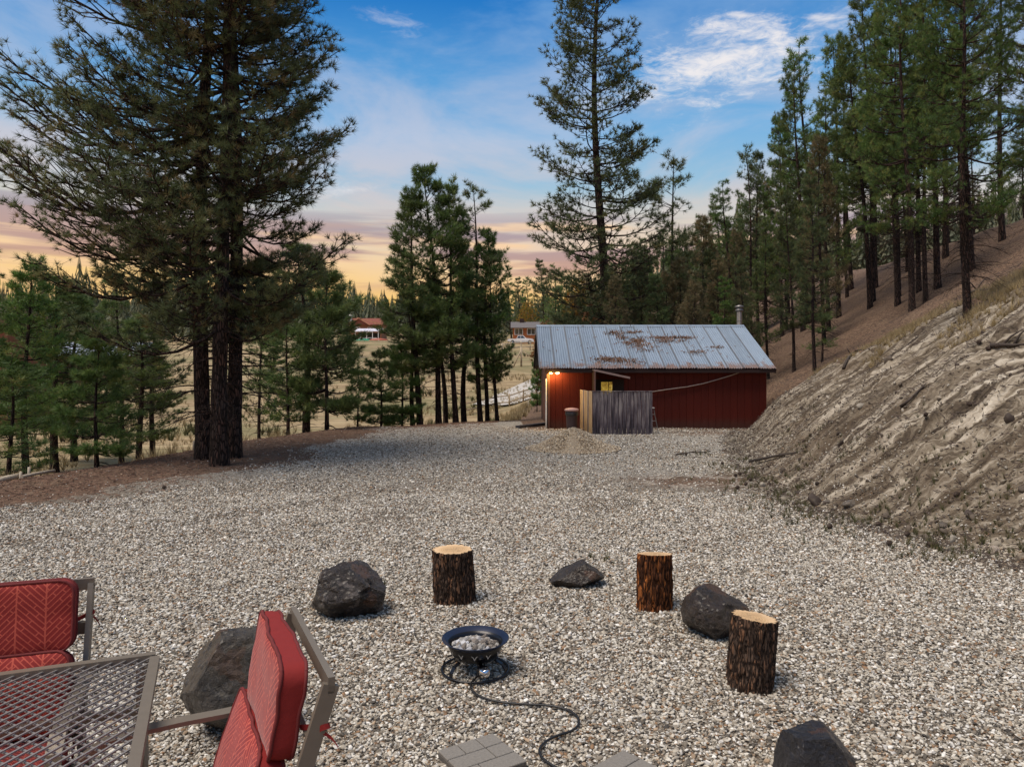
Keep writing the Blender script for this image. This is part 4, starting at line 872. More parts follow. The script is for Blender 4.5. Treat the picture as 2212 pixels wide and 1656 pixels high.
def mat_roof():
    m, g_, b = new_mat('galvanised_sheet'); co = objco(g_); oi = N(g_.t, 'ShaderNodeObjectInfo'); rnd = oi.outputs['Random']
    gl = N(g_.t, 'ShaderNodeNewGeometry').outputs['Position']
    n = g_.noise(gl, 2.2, 6, .65); st = g_.noise(g_.v('MULTIPLY', gl, (9, .8, .8)), 1.0, 5, .6)
    k = g_.m('ADD', .62, g_.m('ADD', g_.m('MULTIPLY', rnd, .22), g_.m('MULTIPLY', st, .5)))
    c = g_.mix(1.0, (.26, .325, .405), g_.comb(k, k, k), 'MULTIPLY')
    y = g_.xyz(co)[1]   # local: 0 at the eave, up the slope
    rust = g_.m('MULTIPLY', g_.smooth(g_.m('SUBTRACT', g_.m('ADD', g_.m('MULTIPLY', n, 1.3), g_.m('MULTIPLY', st, .6)), g_.m('MULTIPLY', y, .55)), .62, .92), .85)
    spots = g_.smooth(g_.noise(gl, 5.5, 5, .7), .66, .74)
    rust = g_.m('MAXIMUM', rust, g_.m('MULTIPLY', spots, .6))
    g_.put(b.inputs['Base Color'], g_.mix(rust, c, g_.mix(n, (.10, .04, .022), (.22, .13, .09)))); g_.put(b.inputs['Metallic'], g_.m('SUBTRACT', .55, g_.m('MULTIPLY', rust, .5)))
    g_.put(b.inputs['Roughness'], g_.m('ADD', .38, g_.m('MULTIPLY', n, .25))); bump(g_, b, n, .15, .01); return m
M['roof'] = mat_roof()
SX0, SX1, SY0, SY1 = 1.45, 10.2, 29.1, 36.3            # walls
EAVE_Y, EAVE_Z, RIDGE_Y, RIDGE_Z = 28.75, 2.38, 32.7, 4.28
shed = empty('red_shed', (SX0, SY0, 0), 0, 'low red board shed with a rusty corrugated metal roof dug into the bank', 'shed')
def L3(x, y, z): return (x - SX0, y - SY0, z)
mb = MB()   # core behind the boards
mb.prism([(SY0 + .06 - SY0, -.3), (SY1 - SY0, -.3), (SY1 - SY0, 2.3), (RIDGE_Y - SY0, RIDGE_Z - .12), (SY0 + .06 - SY0, 2.3)], (.05, SX1 - SX0 - .05), 0)
mb.build('wall', M['black_gap'], shed)
nb_ = 30; bw = (SX1 - SX0) / nb_; bmsh = MB().box((bw / 2, 0.03, 1.12), (bw - .006, .035, 2.7), bev=.006).mesh('board', M['red'])
for k in range(nb_): obj('board', bmsh, shed, L3(SX0 + k * bw, SY0 + .01 * (k % 2) * .3, 0))
nl = 12; lw = (SY1 - SY0) / nl
for k in range(nl):
    y0 = k * lw; zt = 2.3 + (RIDGE_Z - 2.42) * (1 - abs((y0 + lw / 2) - (RIDGE_Y - SY0)) / (RIDGE_Y - SY0)) - .02
    MB().box((0.03, y0 + lw / 2, (zt - .25) / 2), (.035, lw - .014, zt + .25), bev=.006).build('board', M['brown_board'], shed)
MB().box((.0, -.035, 1.02), (.13, .05, 2.3), bev=.008).build('corner_trim', M['brown_board'], shed)
mb = MB(); mb.box((-.06, .02, .98), (.09, .16, 2.0), bev=.01); mb.build('door_edge', M['white_trim'], shed)
# fascia and barge boards
MB().box(L3((SX0 + SX1) / 2 + .05, EAVE_Y + .03, EAVE_Z - .09), (SX1 - SX0 + .38, .035, .14)).build('fascia', M['red_dark'], shed)
for xx in (1.10, 10.44):
    b = MB(); b.bar(L3(xx, EAVE_Y + .02, EAVE_Z - .11), L3(xx, RIDGE_Y, RIDGE_Z - .11), .04, .17); b.build('barge_board', M['red_dark'], shed)
    b = MB(); b.bar(L3(xx, SY1 + .35, EAVE_Z - .11), L3(xx, RIDGE_Y + .01, RIDGE_Z - .11), .04, .17); b.build('barge_board', M['red_dark'], shed)
# dark soffit boards
b = MB(); b.box(L3((SX0 + SX1) / 2 + .05, (EAVE_Y + SY0) / 2 + .03, EAVE_Z - .075), (SX1 - SX0 + .35, SY0 - EAVE_Y - .04, .02)); b.build('soffit', M['red_dark'], shed)
for k in range(15): MB().box(L3(1.6 + k * .585, 28.93, EAVE_Z - .13), (.045, .3, .09)).build('rafter_end', M['red_dark'], shed)
# corrugated sheets
sl_len = sqrt((RIDGE_Y - EAVE_Y) ** 2 + (RIDGE_Z - EAVE_Z) ** 2) + .05; sl_ang = math.atan2(RIDGE_Z - EAVE_Z, RIDGE_Y - EAVE_Y)
sw = 9.33 / 15
def sheet_mesh(length, seed):
    nx_, ny_ = 37, 5; r = np.random.default_rng(seed); x = np.linspace(-.02, sw + .02, nx_); y = np.linspace(0, length, ny_)
    Xs, Ys = np.meshgrid(x, y); Zs = .019 * np.cos(Xs / sw * 2 * pi * 6.5) + .012 * (Xs > sw - .01) + .004 * np.sin(Ys * 3 + seed)
    V_ = np.stack([Xs, Ys, Zs], -1).reshape(-1, 3); i_ = np.arange(ny_ - 1)[:, None] * nx_; j_ = np.arange(nx_ - 1)[None, :]
    F_ = np.stack([i_ + j_, i_ + j_ + 1, i_ + nx_ + j_ + 1, i_ + nx_ + j_], -1).reshape(-1, 4); n0 = len(V_)
    V2 = V_.copy(); V2[:, 2] -= .003
    return raw_mesh('roof_sheet', np.concatenate([V_, V2]), np.concatenate([F_, F_[:, ::-1] + n0]), M['roof'], True)
sheets = [sheet_mesh(sl_len, k) for k in range(4)]
for k in range(15):
    o = obj('roof_sheet', sheets[k % 4], shed, L3(1.09 + k * sw, EAVE_Y - .03 + .015 * rng.normal(), EAVE_Z + .012 * (k % 2) + .012)); o.rotation_euler = (sl_ang, 0, rng.normal(0, .0015))
    o = obj('roof_sheet', sheets[(k + 1) % 4], shed, L3(1.09 + (k + 1) * sw, SY1 + .4, EAVE_Z + .012 * (k % 2) + .012)); o.rotation_euler = (math.atan2(RIDGE_Z - EAVE_Z, SY1 + .4 - RIDGE_Y), 0, pi)
b = MB()
for k in range(15): b.bar(L3(1.09 + k * sw, EAVE_Y - .03, EAVE_Z + .036), L3(1.09 + k * sw, RIDGE_Y - .02, RIDGE_Z + .04), .035, .022)
b.build('seam', plain('seam_metal', (.16, .165, .18), .6, .4, .3), shed)
b = MB(); b.prism([(RIDGE_Y - SY0 - .16, RIDGE_Z - .03), (RIDGE_Y - SY0, RIDGE_Z + .07), (RIDGE_Y - SY0 + .16, RIDGE_Z - .03), (RIDGE_Y - SY0, RIDGE_Z + .05)], (-.36, 8.98), 0); b.build('ridge_cap', M['roof'], shed)
# stove pipe
st_ = plain('pipe_steel', (.42, .43, .45), .35, .85, .12); b = MB(); px_, py_, _ = L3(*at(1597, 700, 33.6))
b.lathe([(.115, 3.2), (.115, 5.02)], 20, (px_, py_, 0)); b.build('stove_pipe', st_, shed)
b = MB(); b.lathe([(.125, 4.55), (.125, 4.58)], 20, (px_, py_, 0)); b.lathe([(.13, 5.0), (.18, 5.04), (.18, 5.10), (.13, 5.14), (.13, 5.18), (.2, 5.2), (.2, 5.26), (.02, 5.33)], 20, (px_, py_, 0)); b.build('pipe_cap', plain('pipe_cap_metal', (.2, .19, .18), .5, .7), shed)
# leaves and twigs lying on the roof
Pn = []
def roofpt(u, v): return np.array([1.1 + u * 9.3, EAVE_Y + v * (RIDGE_Y - EAVE_Y), EAVE_Z + v * (RIDGE_Z - EAVE_Z) + .04])
for cu, cv, su, sv, n in ((.37, .80, .02, .03, 120), (.39, .68, .012, .03, 80), (.46, .82, .03, .01, 90), (.46, .60, .018, .04, 150), (.48, .50, .03, .05, 130), (.56, .68, .04, .02, 130), (.66, .68, .035, .015, 130), (.60, .60, .04, .02, 90), (.40, .55, .015, .02, 60), (.31, .18, .045, .025, 260), (.36, .13, .05, .03, 160), (.48, .38, .02, .02, 40), (.70, .35, .03, .02, 50), (.8, .45, .02, .01, 30), (.5, .5, .3, .3, 90)):
    for _ in range(n): Pn.append(roofpt(np.clip(cu + rng.normal(0, su), 0.02, .98), np.clip(cv + rng.normal(0, sv), .01, .97)))
litter('roof_litter', Pn, .17, .03, M['dead_needle'], 'brown needles and twigs lying in drifts on the metal roof', .5)
# cable drooping across the wall
cb = MB(); cp = [at(px, py, 29.0) for px, py in ((1408, 846), (1440, 841), (1485, 835), (1520, 828), (1548, 820), (1575, 812), (1600, 803))]
cb.tube(cp, .022, 6); tag(cb.build('rope', plain('old_rope', (.42, .33, .28), .9)), 'pale old rope sagging across the red wall up to the eave', 'rope')

# twin flood light at the corner, lit
lamp = empty('flood_light', L3(0, 0, 0), 0, 'twin bulb outdoor light glowing under the eave at the shed corner', 'light')
lamp.location = (at(1197, 801, 28.98)); lz = 0
mlampb = plain('lamp_housing', (.12, .1, .09), .5)
MB().box((0, .06, -.02), (.12, .06, .12), bev=.01).build('junction_box', mlampb, lamp)
def mat_emit(name, col, s):
    m, g_, b = new_mat(name); b.inputs['Emission Color'].default_value = col + (1,); b.inputs['Emission Strength'].default_value = s; b.inputs['Base Color'].default_value = (.8, .7, .6, 1); return m
for sx, colr, es in ((-.13, (1.0, .52, .10), 30.0), (.13, (1.0, .74, .36), 30.0)):
    b = MB(); b.bar((sx * .2, .03, -.03), (sx * .8, -.03, -.03), .03, .03); b.lathe([(.03, -.04), (.055, .01), (.06, .05)], 14, (sx, -.06, .0)); b.build('lamp_holder', mlampb, lamp)
    b = MB(); b.lathe([(.002, -.10), (.06, -.075), (.085, -.02), (.06, .03), (.03, .045)], 16, (sx, -.08, -.02)); b.build('bulb', mat_emit('bulb_glow', colr, es), lamp)
    ld = bpy.data.lights.new('bulb_light', 'POINT'); ld.energy = 34 if sx < 0 else 24; ld.color = (1.0, .60, .16); ld.shadow_soft_size = .05; lo = bpy.data.objects.new('bulb_light', ld); COL.objects.link(lo); lo.parent = lamp; lo.location = (sx, -.22, -.15)
# shingled hood over the side entry, with a lit window under it
hood = empty('entry_hood', (at(1316, 820, 28.95)[0], 29.1, 0), 0, 'small dark lean-to hood sloping right over the side entry of the shed', 'canopy')
xa, xb = at(1283, 0, 28.4)[0] - hood.location.x, at(1356, 0, 28.4)[0] - hood.location.x
za, zb = at(0, 799, 28.2)[2], at(0, 816, 28.2)[2]
b = MB(); b.bar((xa - .03, -.45, za), (xb + .05, -.45, zb), .95, .05, up=(0, 0, 1)); b.build('hood_roof', mat_paint('hood_roofing', (.06, .045, .045)), hood)
b = MB(); b.bar((xa - .03, -.94, za), (xb + .05, -.94, zb), .025, .075); b.build('hood_fascia', mat_paint('hood_trim', (.30, .21, .19)), hood)
b = MB(); b.prism([(-.92, 1.05), (-.02, 1.05), (-.02, za - .04), (-.92, za - .04)], (xa, xa + .03), 0); b.build('side_panel', M['red_dark'], hood)
MB().box((xa + .015, -.93, (za + 1.0) / 2 + .0), (.05, .04, za - 1.1)).build('post', mat_paint('hood_post', (.16, .09, .08)), hood)
MB().box(((xa + xb) / 2, -.035, 1.35), (xb - xa - .1, .02, 1.2)).build('back_panel', M['black_gap'], hood)
wx0, wx1 = at(1299, 0, 28.95)[0], at(1323, 0, 28.95)[0]
win = empty('shed_window', ((wx0 + wx1) / 2, 29.03, 1.6), 0, 'small lit window glowing yellow under the dark hood above the board screen', 'window')
ww = wx1 - wx0; zc = 1.62 - 1.6 - .02
def mat_winglow():
    m, g_, b = new_mat('lit_glass'); n = g_.noise(objco(g_), 7, 4, .6, 1.5)
    g_.put(b.inputs['Emission Color'], g_.ramp(n, [(.35, (.08, .04, .004)), (.5, (.42, .26, .03)), (.62, (.75, .5, .10)), (.75, (1, .85, .35))])); b.inputs['Emission Strength'].default_value = .5; b.inputs['Roughness'].default_value = .2; g_.put(b.inputs['Base Color'], (.2, .12, .03)); return m
MB().box((0, -.01, zc), (ww, .01, .5)).build('pane', mat_winglow(), win)
b = MB()
for s_ in (-1, 1): b.box((s_ * (ww / 2 + .015), -.02, zc), (.03, .04, .56)); b.box((0, -.02, zc + s_ * .265), (ww, .04, .03))
b.build('frame', M['red_dark'], win); MB().box((ww * .18, -.025, zc), (.02, .02, .5)).build('glazing_bar', M['red_dark'], win)

# weathered board screen
mg_ = []
def mat_weather(name, cols):
    m, g_, b = new_mat(name); co = objco(g_); rnd = N(g_.t, 'ShaderNodeObjectInfo').outputs['Random']
    sh = g_.comb(g_.m('MULTIPLY', rnd, 40), 0, g_.m('MULTIPLY', rnd, 13))
    st = g_.noise(g_.v('ADD', g_.v('MULTIPLY', co, (22, 22, 1.1)), sh), 1.0, 7, .7); big = g_.noise(g_.v('ADD', g_.v('MULTIPLY', co, (3, 3, .9)), sh), 1.0, 4, .6)
    z = g_.xyz(co)[2]; f = g_.m('ADD', g_.m('MULTIPLY', st, .55), g_.m('MULTIPLY', big, .45)); f = g_.m('ADD', f, g_.m('MULTIPLY', g_.m('ABSOLUTE', g_.m('SUBTRACT', z, .15)), .06))
    g_.put(b.inputs['Base Color'], g_.ramp(f, cols)); b.inputs['Roughness'].default_value = .85; bump(g_, b, st, .5, .01); return m
M['weather'] = mat_weather('weathered_boards', [(.38, (.010, .008, .012)), (.47, (.036, .028, .040)), (.55, (.11, .09, .105)), (.64, (.27, .24, .24)), (.78, (.42, .38, .36))])
M['weather_warm'] = mat_weather('warm_boards', [(.32, (.10, .06, .03)), (.46, (.30, .19, .09)), (.6, (.52, .38, .22)), (.75, (.66, .55, .38))])
scx0, scx1, scy = 2.92, 5.10, 26.35
screen = empty('board_screen', (scx0, scy, 0), 0, 'purplish grey weathered board screen standing before the shed wall', 'fence')
nb2 = 16; bw2 = (scx1 - scx0) / nb2
for k in range(nb2):
    MB().box((bw2 / 2, 0, .77 + rng.normal(0, .006)), (bw2 - .012, .022, 1.55), bev=.004).build('board', M['weather'], screen, ((k) * bw2, rng.normal(0, .004), 0), (0, rng.normal(0, .003), 0))
for k in range(11):
    MB().box((0, 0, .78 + rng.normal(0, .006)), (.022, .22, 1.54), bev=.004).build('board', M['weather_warm'] if k % 4 < 3 else M['weather'], screen, (-.02 - .018 * k, .13 + k * .235, 0))
b = MB()
for z_ in (.3, 1.3): b.box(((scx1 - scx0) / 2, .04, z_), (scx1 - scx0 - .02, .04, .09))
b.build('rail', M['weather'], screen)
for x_ in (.1, 2.1): MB().box((x_, .09, .7), (.09, .09, 1.5)).build('post', M['weather'], screen)
MB().box(((scx1 - scx0) / 2, 0, 1.565), (scx1 - scx0 + .04, .07, .025)).build('cap_board', M['weather'], screen)

# bin
mp = plain('dark_plastic', (.05, .03, .035), .45, var=.2); bx, by = at(1235, 925, 27.6)[:2]
bin_ = empty('rubbish_bin', (bx, by, 0), 0, 'dark plastic rubbish bin with a faded pink lid beside the board screen', 'bin')
b = MB(); b.lathe([(.0, .02), (.19, .02), (.205, .3), (.23, .72), (.245, .74), (.245, .77), (.22, .77)], 24); b.build('body', mp, bin_)
b = MB(); b.lathe([(.25, .77), (.275, .79), (.275, .83), (.23, .87), (.05, .90), (.0, .90)], 24); b.build('lid', plain('faded_lid', (.38, .22, .20), .6), bin_)
b = MB(); b.lathe([(.236, .60), (.252, .62), (.252, .72), (.24, .745)], 24); b.build('bag_rim', plain('bin_bag', (.03, .03, .035), .25, bmp=.6, scale=20), bin_)
# folded step ladder leaning on the screen's right end
lx, ly = at(1416, 935, 26.9)[:2]; lad = empty('step_ladder', (lx, ly, 0), 0, 'small folded metal step ladder leaning at the right end of the board screen', 'ladder')
ml = plain('ladder_metal', (.30, .29, .28), .4, .6)
b = MB(); b.bar((-.06, .05, .92), (.10, -.05, .0), .03, .02); b.build('rail', ml, lad); b = MB(); b.bar((-.20, .1, .92), (-.08, .0, .0), .03, .02); b.build('rail', ml, lad)
MB().box((-.13, .07, .93), (.2, .16, .03), bev=.005).build('top_step', plain('step_top', (.45, .43, .42), .5), lad)
for z_ in (.2, .45, .69): MB().box((-.13 + (.93 - z_) * .17 - .0, .04, z_), (.13, .08, .02)).build('step', ml, lad)
# dark plank lying at the corner
pa, pb_ = on_ground(1118, 925), on_ground(1178, 918)
b = MB(); b.bar((pa[0], pa[1], pa[2] + .06), (pb_[0], pb_[1], pb_[2] + .06), .2, .10); tag(b.build('timber', mat_weather('dark_timber', [(.3, (.012, .012, .016)), (.6, (.05, .05, .06)), (.8, (.12, .12, .13))])), 'dark timber lying on the ground at the left corner of the shed', 'timber')

# ------------------------------------------------------------------ stump seats
def mat_cut():
    m, g_, b = new_mat('cut_wood'); co = objco(g_); x, y, z = g_.xyz(g_.v('ADD', co, g_.v('SCALE', g_.noise(co, 5, 3, out=1), sc_=.03)))
    r = g_.m('SQRT', g_.m('ADD', g_.m('MULTIPLY', x, x), g_.m('MULTIPLY', y, y))); ring = g_.m('SINE', g_.m('MULTIPLY', r, 300))
    an = g_.m('ARCTAN2', y, x); n = g_.noise(co, 14, 5, .6)
    c = g_.mix(g_.m('MULTIPLY', g_.smooth(ring, -.2, 1), .6), (.60, .40, .21), (.40, .235, .11)); c = g_.mix(g_.smooth(r, .12, .19), c, (.68, .47, .27)); c = g_.mix(g_.m('MULTIPLY', g_.smooth(n, .5, .75), .5), c, (.36, .21, .10))
    ck = g_.noise(g_.comb(g_.m('MULTIPLY', an, 1.7), g_.m('MULTIPLY', r, 1.2), 0), 3.2, 2); crack = g_.m('MULTIPLY', g_.m('SUBTRACT', 1.0, g_.smooth(g_.m('ABSOLUTE', g_.m('SUBTRACT', ck, .5)), 0.0, .026)), g_.m('SUBTRACT', 1.0, g_.smooth(r, .07, .13)))
    g_.put(b.inputs['Base Color'], g_.mix(crack, c, (.05, .03, .02))); b.inputs['Roughness'].default_value = .75; bump(g_, b, g_.m('SUBTRACT', n, crack), .3, .01); return m
M['cut'] = mat_cut()
def stump(x, y, r, h, seed, bark, label, lean=(0, 0), slant=(0, 0), flare=.08):
    o = empty('stump_seat', (x, y, hz(x, y)), 0, label, 'tree stump', 'sawn log seats round the fire bowl')
    ns, nh = 150, 60; a = np.linspace(0, 2 * pi, ns, endpoint=False)[None, :]; t = np.linspace(0, 1, nh)[:, None]
    base = r * (1 + flare * (1 - t) ** 2 * (0.3 + .7 * np.cos(a * 2 + seed)) + .05 * vnoise(np.cos(a) * 1.4, np.sin(a) * 1.4, t * .6, seed))
    ax_, ay_ = np.cos(a) * 6.2 + 0 * t, np.sin(a) * 6.2 + 0 * t; wv = .35 * vnoise(ax_ * .6, ay_ * .6, t * 4 + 0 * a, seed + 3)
    ridge = np.abs(vnoise(ax_ * 1.1 + wv, ay_ * 1.1 + wv, t * 2.6 + 0 * a, seed)) ; ridge2 = np.abs(vnoise(ax_ * 2.1, ay_ * 2.1, t * 6 + 0 * a, seed + 8))
    rr = base * (1 - .14 * (1 - np.minimum(ridge * 3.2, 1)) - .055 * (1 - np.minimum(ridge2 * 3, 1)) + .02 * vnoise(ax_ * 4, ay_ * 4, t * 16 + 0 * a, seed + 4))
    topr = r * .93; X = rr * np.cos(a) + lean[0] * t; Y = rr * np.sin(a) + lean[1] * t; Z = t * (h + slant[0] * X / r * .5 + slant[1] * Y / r * .5) - .04 * (1 - t)
    V_ = np.stack([X, Y, Z], -1).reshape(-1, 3); i_ = np.arange(nh - 1)[:, None] * ns; k_ = np.arange(ns)[None, :]; k2 = (k_ + 1) % ns
    F_ = np.stack([i_ + k_, i_ + k2, i_ + ns + k2, i_ + ns + k_], -1).reshape(-1, 4)
    # lip running in to the cut face
    top = V_[-ns:]; cen = np.array([lean[0], lean[1], h]); rim = cen + (top - cen) * .965; rim[:, 2] = h + (slant[0] * (rim[:, 0]) + slant[1] * rim[:, 1]) / r * .5 - .002
    V_ = np.concatenate([V_, rim]); F_ = np.concatenate([F_, np.stack([(nh - 1) * ns + k_[0], (nh - 1) * ns + k2[0], nh * ns + k2[0], nh * ns + k_[0]], -1)])
    obj('bark', raw_mesh('bark', V_, F_, bark, True), o)
    rings = 6; Vc = [cen + (0, 0, .003)]; Fc = []
    for q in range(1, rings + 1): Vc += list(cen + (rim - cen) * (q / rings * 1.01) + np.array([0, 0, .004]))
    Fc = [(0, 1 + k, 1 + (k + 1) % ns) for k in range(ns)] + [(1 + q * ns + k, 1 + (q + 1) * ns + k, 1 + (q + 1) * ns + (k + 1) % ns, 1 + q * ns + (k + 1) % ns) for q in range(rings - 1) for k in range(ns)]
    obj('cut_face', raw_mesh('cut_face', Vc, Fc, M['cut'], True), o); return o
def gpt(px, py): X, Y, _ = at(px, py, CAM_H * 1570 / (py - 795)); return X, Y
x, y = gpt(984, 1297); stump(x, y, .212, .53, 3, M['stump_bark'], 'sawn log seat left of the small pointed rock, behind the fire bowl', (-.035, 0), (0, 0), -.08)
x, y = gpt(1414, 1312); stump(x, y, .178, .54, 5, M['stump_bark_red'], 'reddish sawn log seat between the small pointed rock and the round boulder', (.0, 0), (.0, -.05), .04)
x, y = gpt(1617, 1480); stump(x, y, .175, .52, 9, M['stump_bark'], 'dark barked sawn log seat with a star crack, in front of the round boulder', (.055, 0.03), (-.05, -.02), .12)

# ------------------------------------------------------------------ rocks
def mat_rock(name, dark, mid, pale, lich=.6, gloss=.55):
    m, g_, b = new_mat(name); co = objco(g_); n = g_.noise(co, 5, 8, .68, .6); n2 = g_.noise(co, 22, 5, .7); v = g_.voro(g_.v('ADD', co, g_.v('SCALE', g_.noise(co, 6, 3, out=1), sc_=.2)), 5)
    c = g_.ramp(n, [(.3, dark), (.5, mid), (.62, dark), (.75, pale)]); c = g_.mix(g_.m('MULTIPLY', g_.smooth(n2, .52, .7), .5), c, mid)
    c = g_.mix(g_.m('MULTIPLY', g_.smooth(g_.noise(co, 34, 4, .7), .56, .70), .55), c, pale); up = g_.smooth(g_.noise(co, 5.5, 6, .7, .6), .58, .63); c = g_.mix(g_.m('MULTIPLY', up, lich), c, pale)
    c = g_.mix(g_.m('MULTIPLY', g_.smooth(g_.xyz(v['Color'])[0], .8, .9), .5), c, (.12, .05, .022))
    g_.put(b.inputs['Base Color'], c); g_.put(b.inputs['Roughness'], g_.m('ADD', gloss - .15, g_.m('MULTIPLY', n2, .4))); b.inputs['Coat Weight'].default_value = .3; b.inputs['Coat Roughness'].default_value = .25; n3 = g_.noise(co, 11, 8, .75, 1.2); bump(g_, b, g_.m('ADD', g_.m('MULTIPLY', n, .8), g_.m('ADD', g_.m('MULTIPLY', n3, 1.2), g_.m('MULTIPLY', n2, .4))), 1.0, .05); return m
def rock(name, loc, size, seed, planes, mat, label, rz=0, bumpy=.12, cat='rock', group='dark rocks round the fire bowl', sub=5, rot=None, sink=.075):
    import bmesh
    bm = bmesh.new(); bmesh.ops.create_icosphere(bm, subdivisions=sub, radius=1.0); V_ = np.array([v.co[:] for v in bm.verts]); F_ = np.array([[v.index for v in f.verts] for f in bm.faces]); bm.free()
    r = np.random.default_rng(seed); P = [(np.array(n, float) / np.linalg.norm(n), d) for n, d in planes]
    for _ in range(15):
        n = r.normal(size=3); n /= np.linalg.norm(n); P.append((n, r.uniform(.68, .92)))
    for n, d in P:
        s = V_ @ n; over = np.maximum(s - d, 0); V_ = V_ - (over * 1.0)[:, None] * n
    nn = V_ / (np.linalg.norm(V_, axis=1)[:, None] + 1e-6)
    V_ = V_ + nn * (.035 * (.5 - np.abs(fbm(V_[:, 0] * 4.5, V_[:, 1] * 4.5, V_[:, 2] * 4.5, 4, seed + 9, .6)) * 2.2) + .022 * fbm(V_[:, 0] * 14, V_[:, 1] * 14, V_[:, 2] * 14, 3, seed + 5, .7))[:, None]
    V_ = V_ + nn * (.8 * bumpy * fbm(V_[:, 0] * 2.2, V_[:, 1] * 2.2, V_[:, 2] * 2.2, 6, seed, .62) - bumpy * 1.2 * np.maximum(0, .25 - np.abs(fbm(V_[:, 0] * 1.7 + 5, V_[:, 1] * 1.7, V_[:, 2] * 1.7, 2, seed + 3))))[:, None]
    V_ = V_ * np.array(size) / 2
    V_[:, 2] -= V_[:, 2].min()
    V_[:, 2] = V_[:, 2] - sink
    o = obj(name, raw_mesh(name, V_, F_, mat, False), None, loc, (0, 0, rz)); return tag(o, label, cat, group)
mr1 = mat_rock('lava_rock_dark', (.009, .007, .006), (.036, .024, .018), (.21, .18, .165), .6, .4)
mr2 = mat_rock('boulder_grey', (.028, .022, .017), (.085, .070, .055), (.20, .18, .15), .35, .6)
mr3 = mat_rock('rock_brown', (.008, .006, .005), (.040, .025, .016), (.12, .088, .066), .3, .34)
mr4 = mat_rock('rock_blue', (.010, .009, .011), (.028, .026, .031), (.09, .088, .10), .3, .34)
x, y = gpt(763, 1325); rock('boulder', (x, y, hz(x, y)), (.86, .66, .60), 2, [((.70, -.1, .72), .52), ((-1, 0, .15), .80), ((.0, -1, .45), .74)], mr1, 'dark wedge shaped boulder with pale blotches, left of the first log seat', .1, .16)
x, y = gpt(1236, 1262); rock('boulder', (x, y, hz(x, y)), (.72, .48, .46), 8, [((-.66, 0, .75), .22), ((.75, 0, .66), .66), ((-.2, -1, .6), .62)], mr3, 'small brown rock rising to a point at its right, between two log seats', 0, .07)
x, y = gpt(1545, 1365); rock('boulder', (x, y, hz(x, y)), (.62, .58, .54), 14, [((-.3, -.5, 1), .82), ((.2, -1, .3), .8), ((.8, 0, .8), .8)], mr3, 'rounded brown black boulder behind the dark barked log seat', .4, .06)
x, y = gpt(1757, 1690); rock('boulder', (x, y, hz(x, y)), (.50, .44, .46), 19, [((0, .1, 1), .60), ((.7, -.2, .75), .66), ((-.2, -1, .45), .70), ((-1, 0, .15), .72)], mr4, 'blue black angular rock at the bottom edge of the picture', .2, .06)
x, y = gpt(505, 1585); rock('boulder', (x, y, hz(x, y)), (.66, .62, .78), 23, [((-.8, -.2, .62), .74), ((.3, -1, .2), .78), ((0, 0, 1), .9)], mr2, 'large grey brown rounded boulder behind the tilted red chair', .2, .07, sink=.05)
mrs = mat_rock('bank_rock', (.05, .04, .032), (.16, .13, .10), (.34, .30, .25), .3, .8); mrw = mat_rock('pale_rock', (.30, .25, .20), (.50, .42, .34), (.62, .56, .48), .4, .8)
x, y, z = on_ground(2147, 1190); rock('stone', (x, y, z), (.20, .16, .15), 31, [], mrw, 'pale tan stone at the foot of the bank by the right picture edge', .3, .08, 'stone', None, 3)
x, y, z = on_ground(1838, 1088); rock('stone', (x, y, z), (.34, .22, .14), 33, [], mrs, 'flat reddish brown stone lying at the foot of the bank', 0, .1, 'stone', None, 3)
x, y, z = on_ground(1790, 1082); rock('stone', (x, y, z), (.22, .16, .10), 34, [], mrs, 'smaller flat stone left of the reddish one at the foot of the bank', 0, .1, 'stone', None, 3)
x, y, z = on_ground(2040, 1133); rock('stone', (x, y, z), (.24, .18, .12), 35, [], mrs, 'grey brown stone among the weeds right of the flat reddish stones', .5, .1, 'stone', None, 3)

# pine cones along the foot of the bank
def cone_mesh():
    b = MB(); b.lathe([(0, 0), (.025, .01), (.036, .035), (.03, .065), (.012, .09), (0, .095)], 8)
    for k in range(34):
        t = k / 34; a = k * 2.4; r = .036 * sin(pi * min(1, .15 + t * .85)) + .006; z = .01 + t * .075; c, s = cos(a), sin(a)
        b.add([(c * r * .5 - s * .009, s * r * .5 + c * .009, z), (c * r * .5 + s * .009, s * r * .5 - c * .009, z), (c * (r + .014), s * (r + .014), z + .012), (c * r * .6, s * r * .6, z + .014)], [(0, 1, 2), (0, 2, 3), (1, 3, 2)])
    return b.mesh('pine_cone', plain('cone_scales', (.045, .028, .02), .8, var=.4, scale=40))
cm = cone_mesh()
for (px, py) in [(1925, 1180), (2013, 1183), (2028, 1184), (1893, 1178 - 40), (1787, 1143), (1590, 1030), (1602, 1028), (1588, 1058), (1655, 1014), (1645, 1018), (1625, 1040), (1608, 1050), (1562, 1005), (1660, 1052), (350, 1058), (1733, 960), (2100, 880), (2000, 905), (2140, 760), (2160, 752), (2175, 758), (2110, 748), (1700, 935), (2060, 1080), (1480, 985), (1955, 1160)]:
    x, y, z = on_ground(px, py); o = obj('pine_cone', cm, None, (x, y, z + .035), (pi / 2 * rng.uniform(.6, 1), 0, rng.random() * 6.28)); o.scale = (.95,) * 3
    tag(o, 'dark open pine cone lying on the slope or gravel by the bank', 'pine cone', 'fallen pine cones')
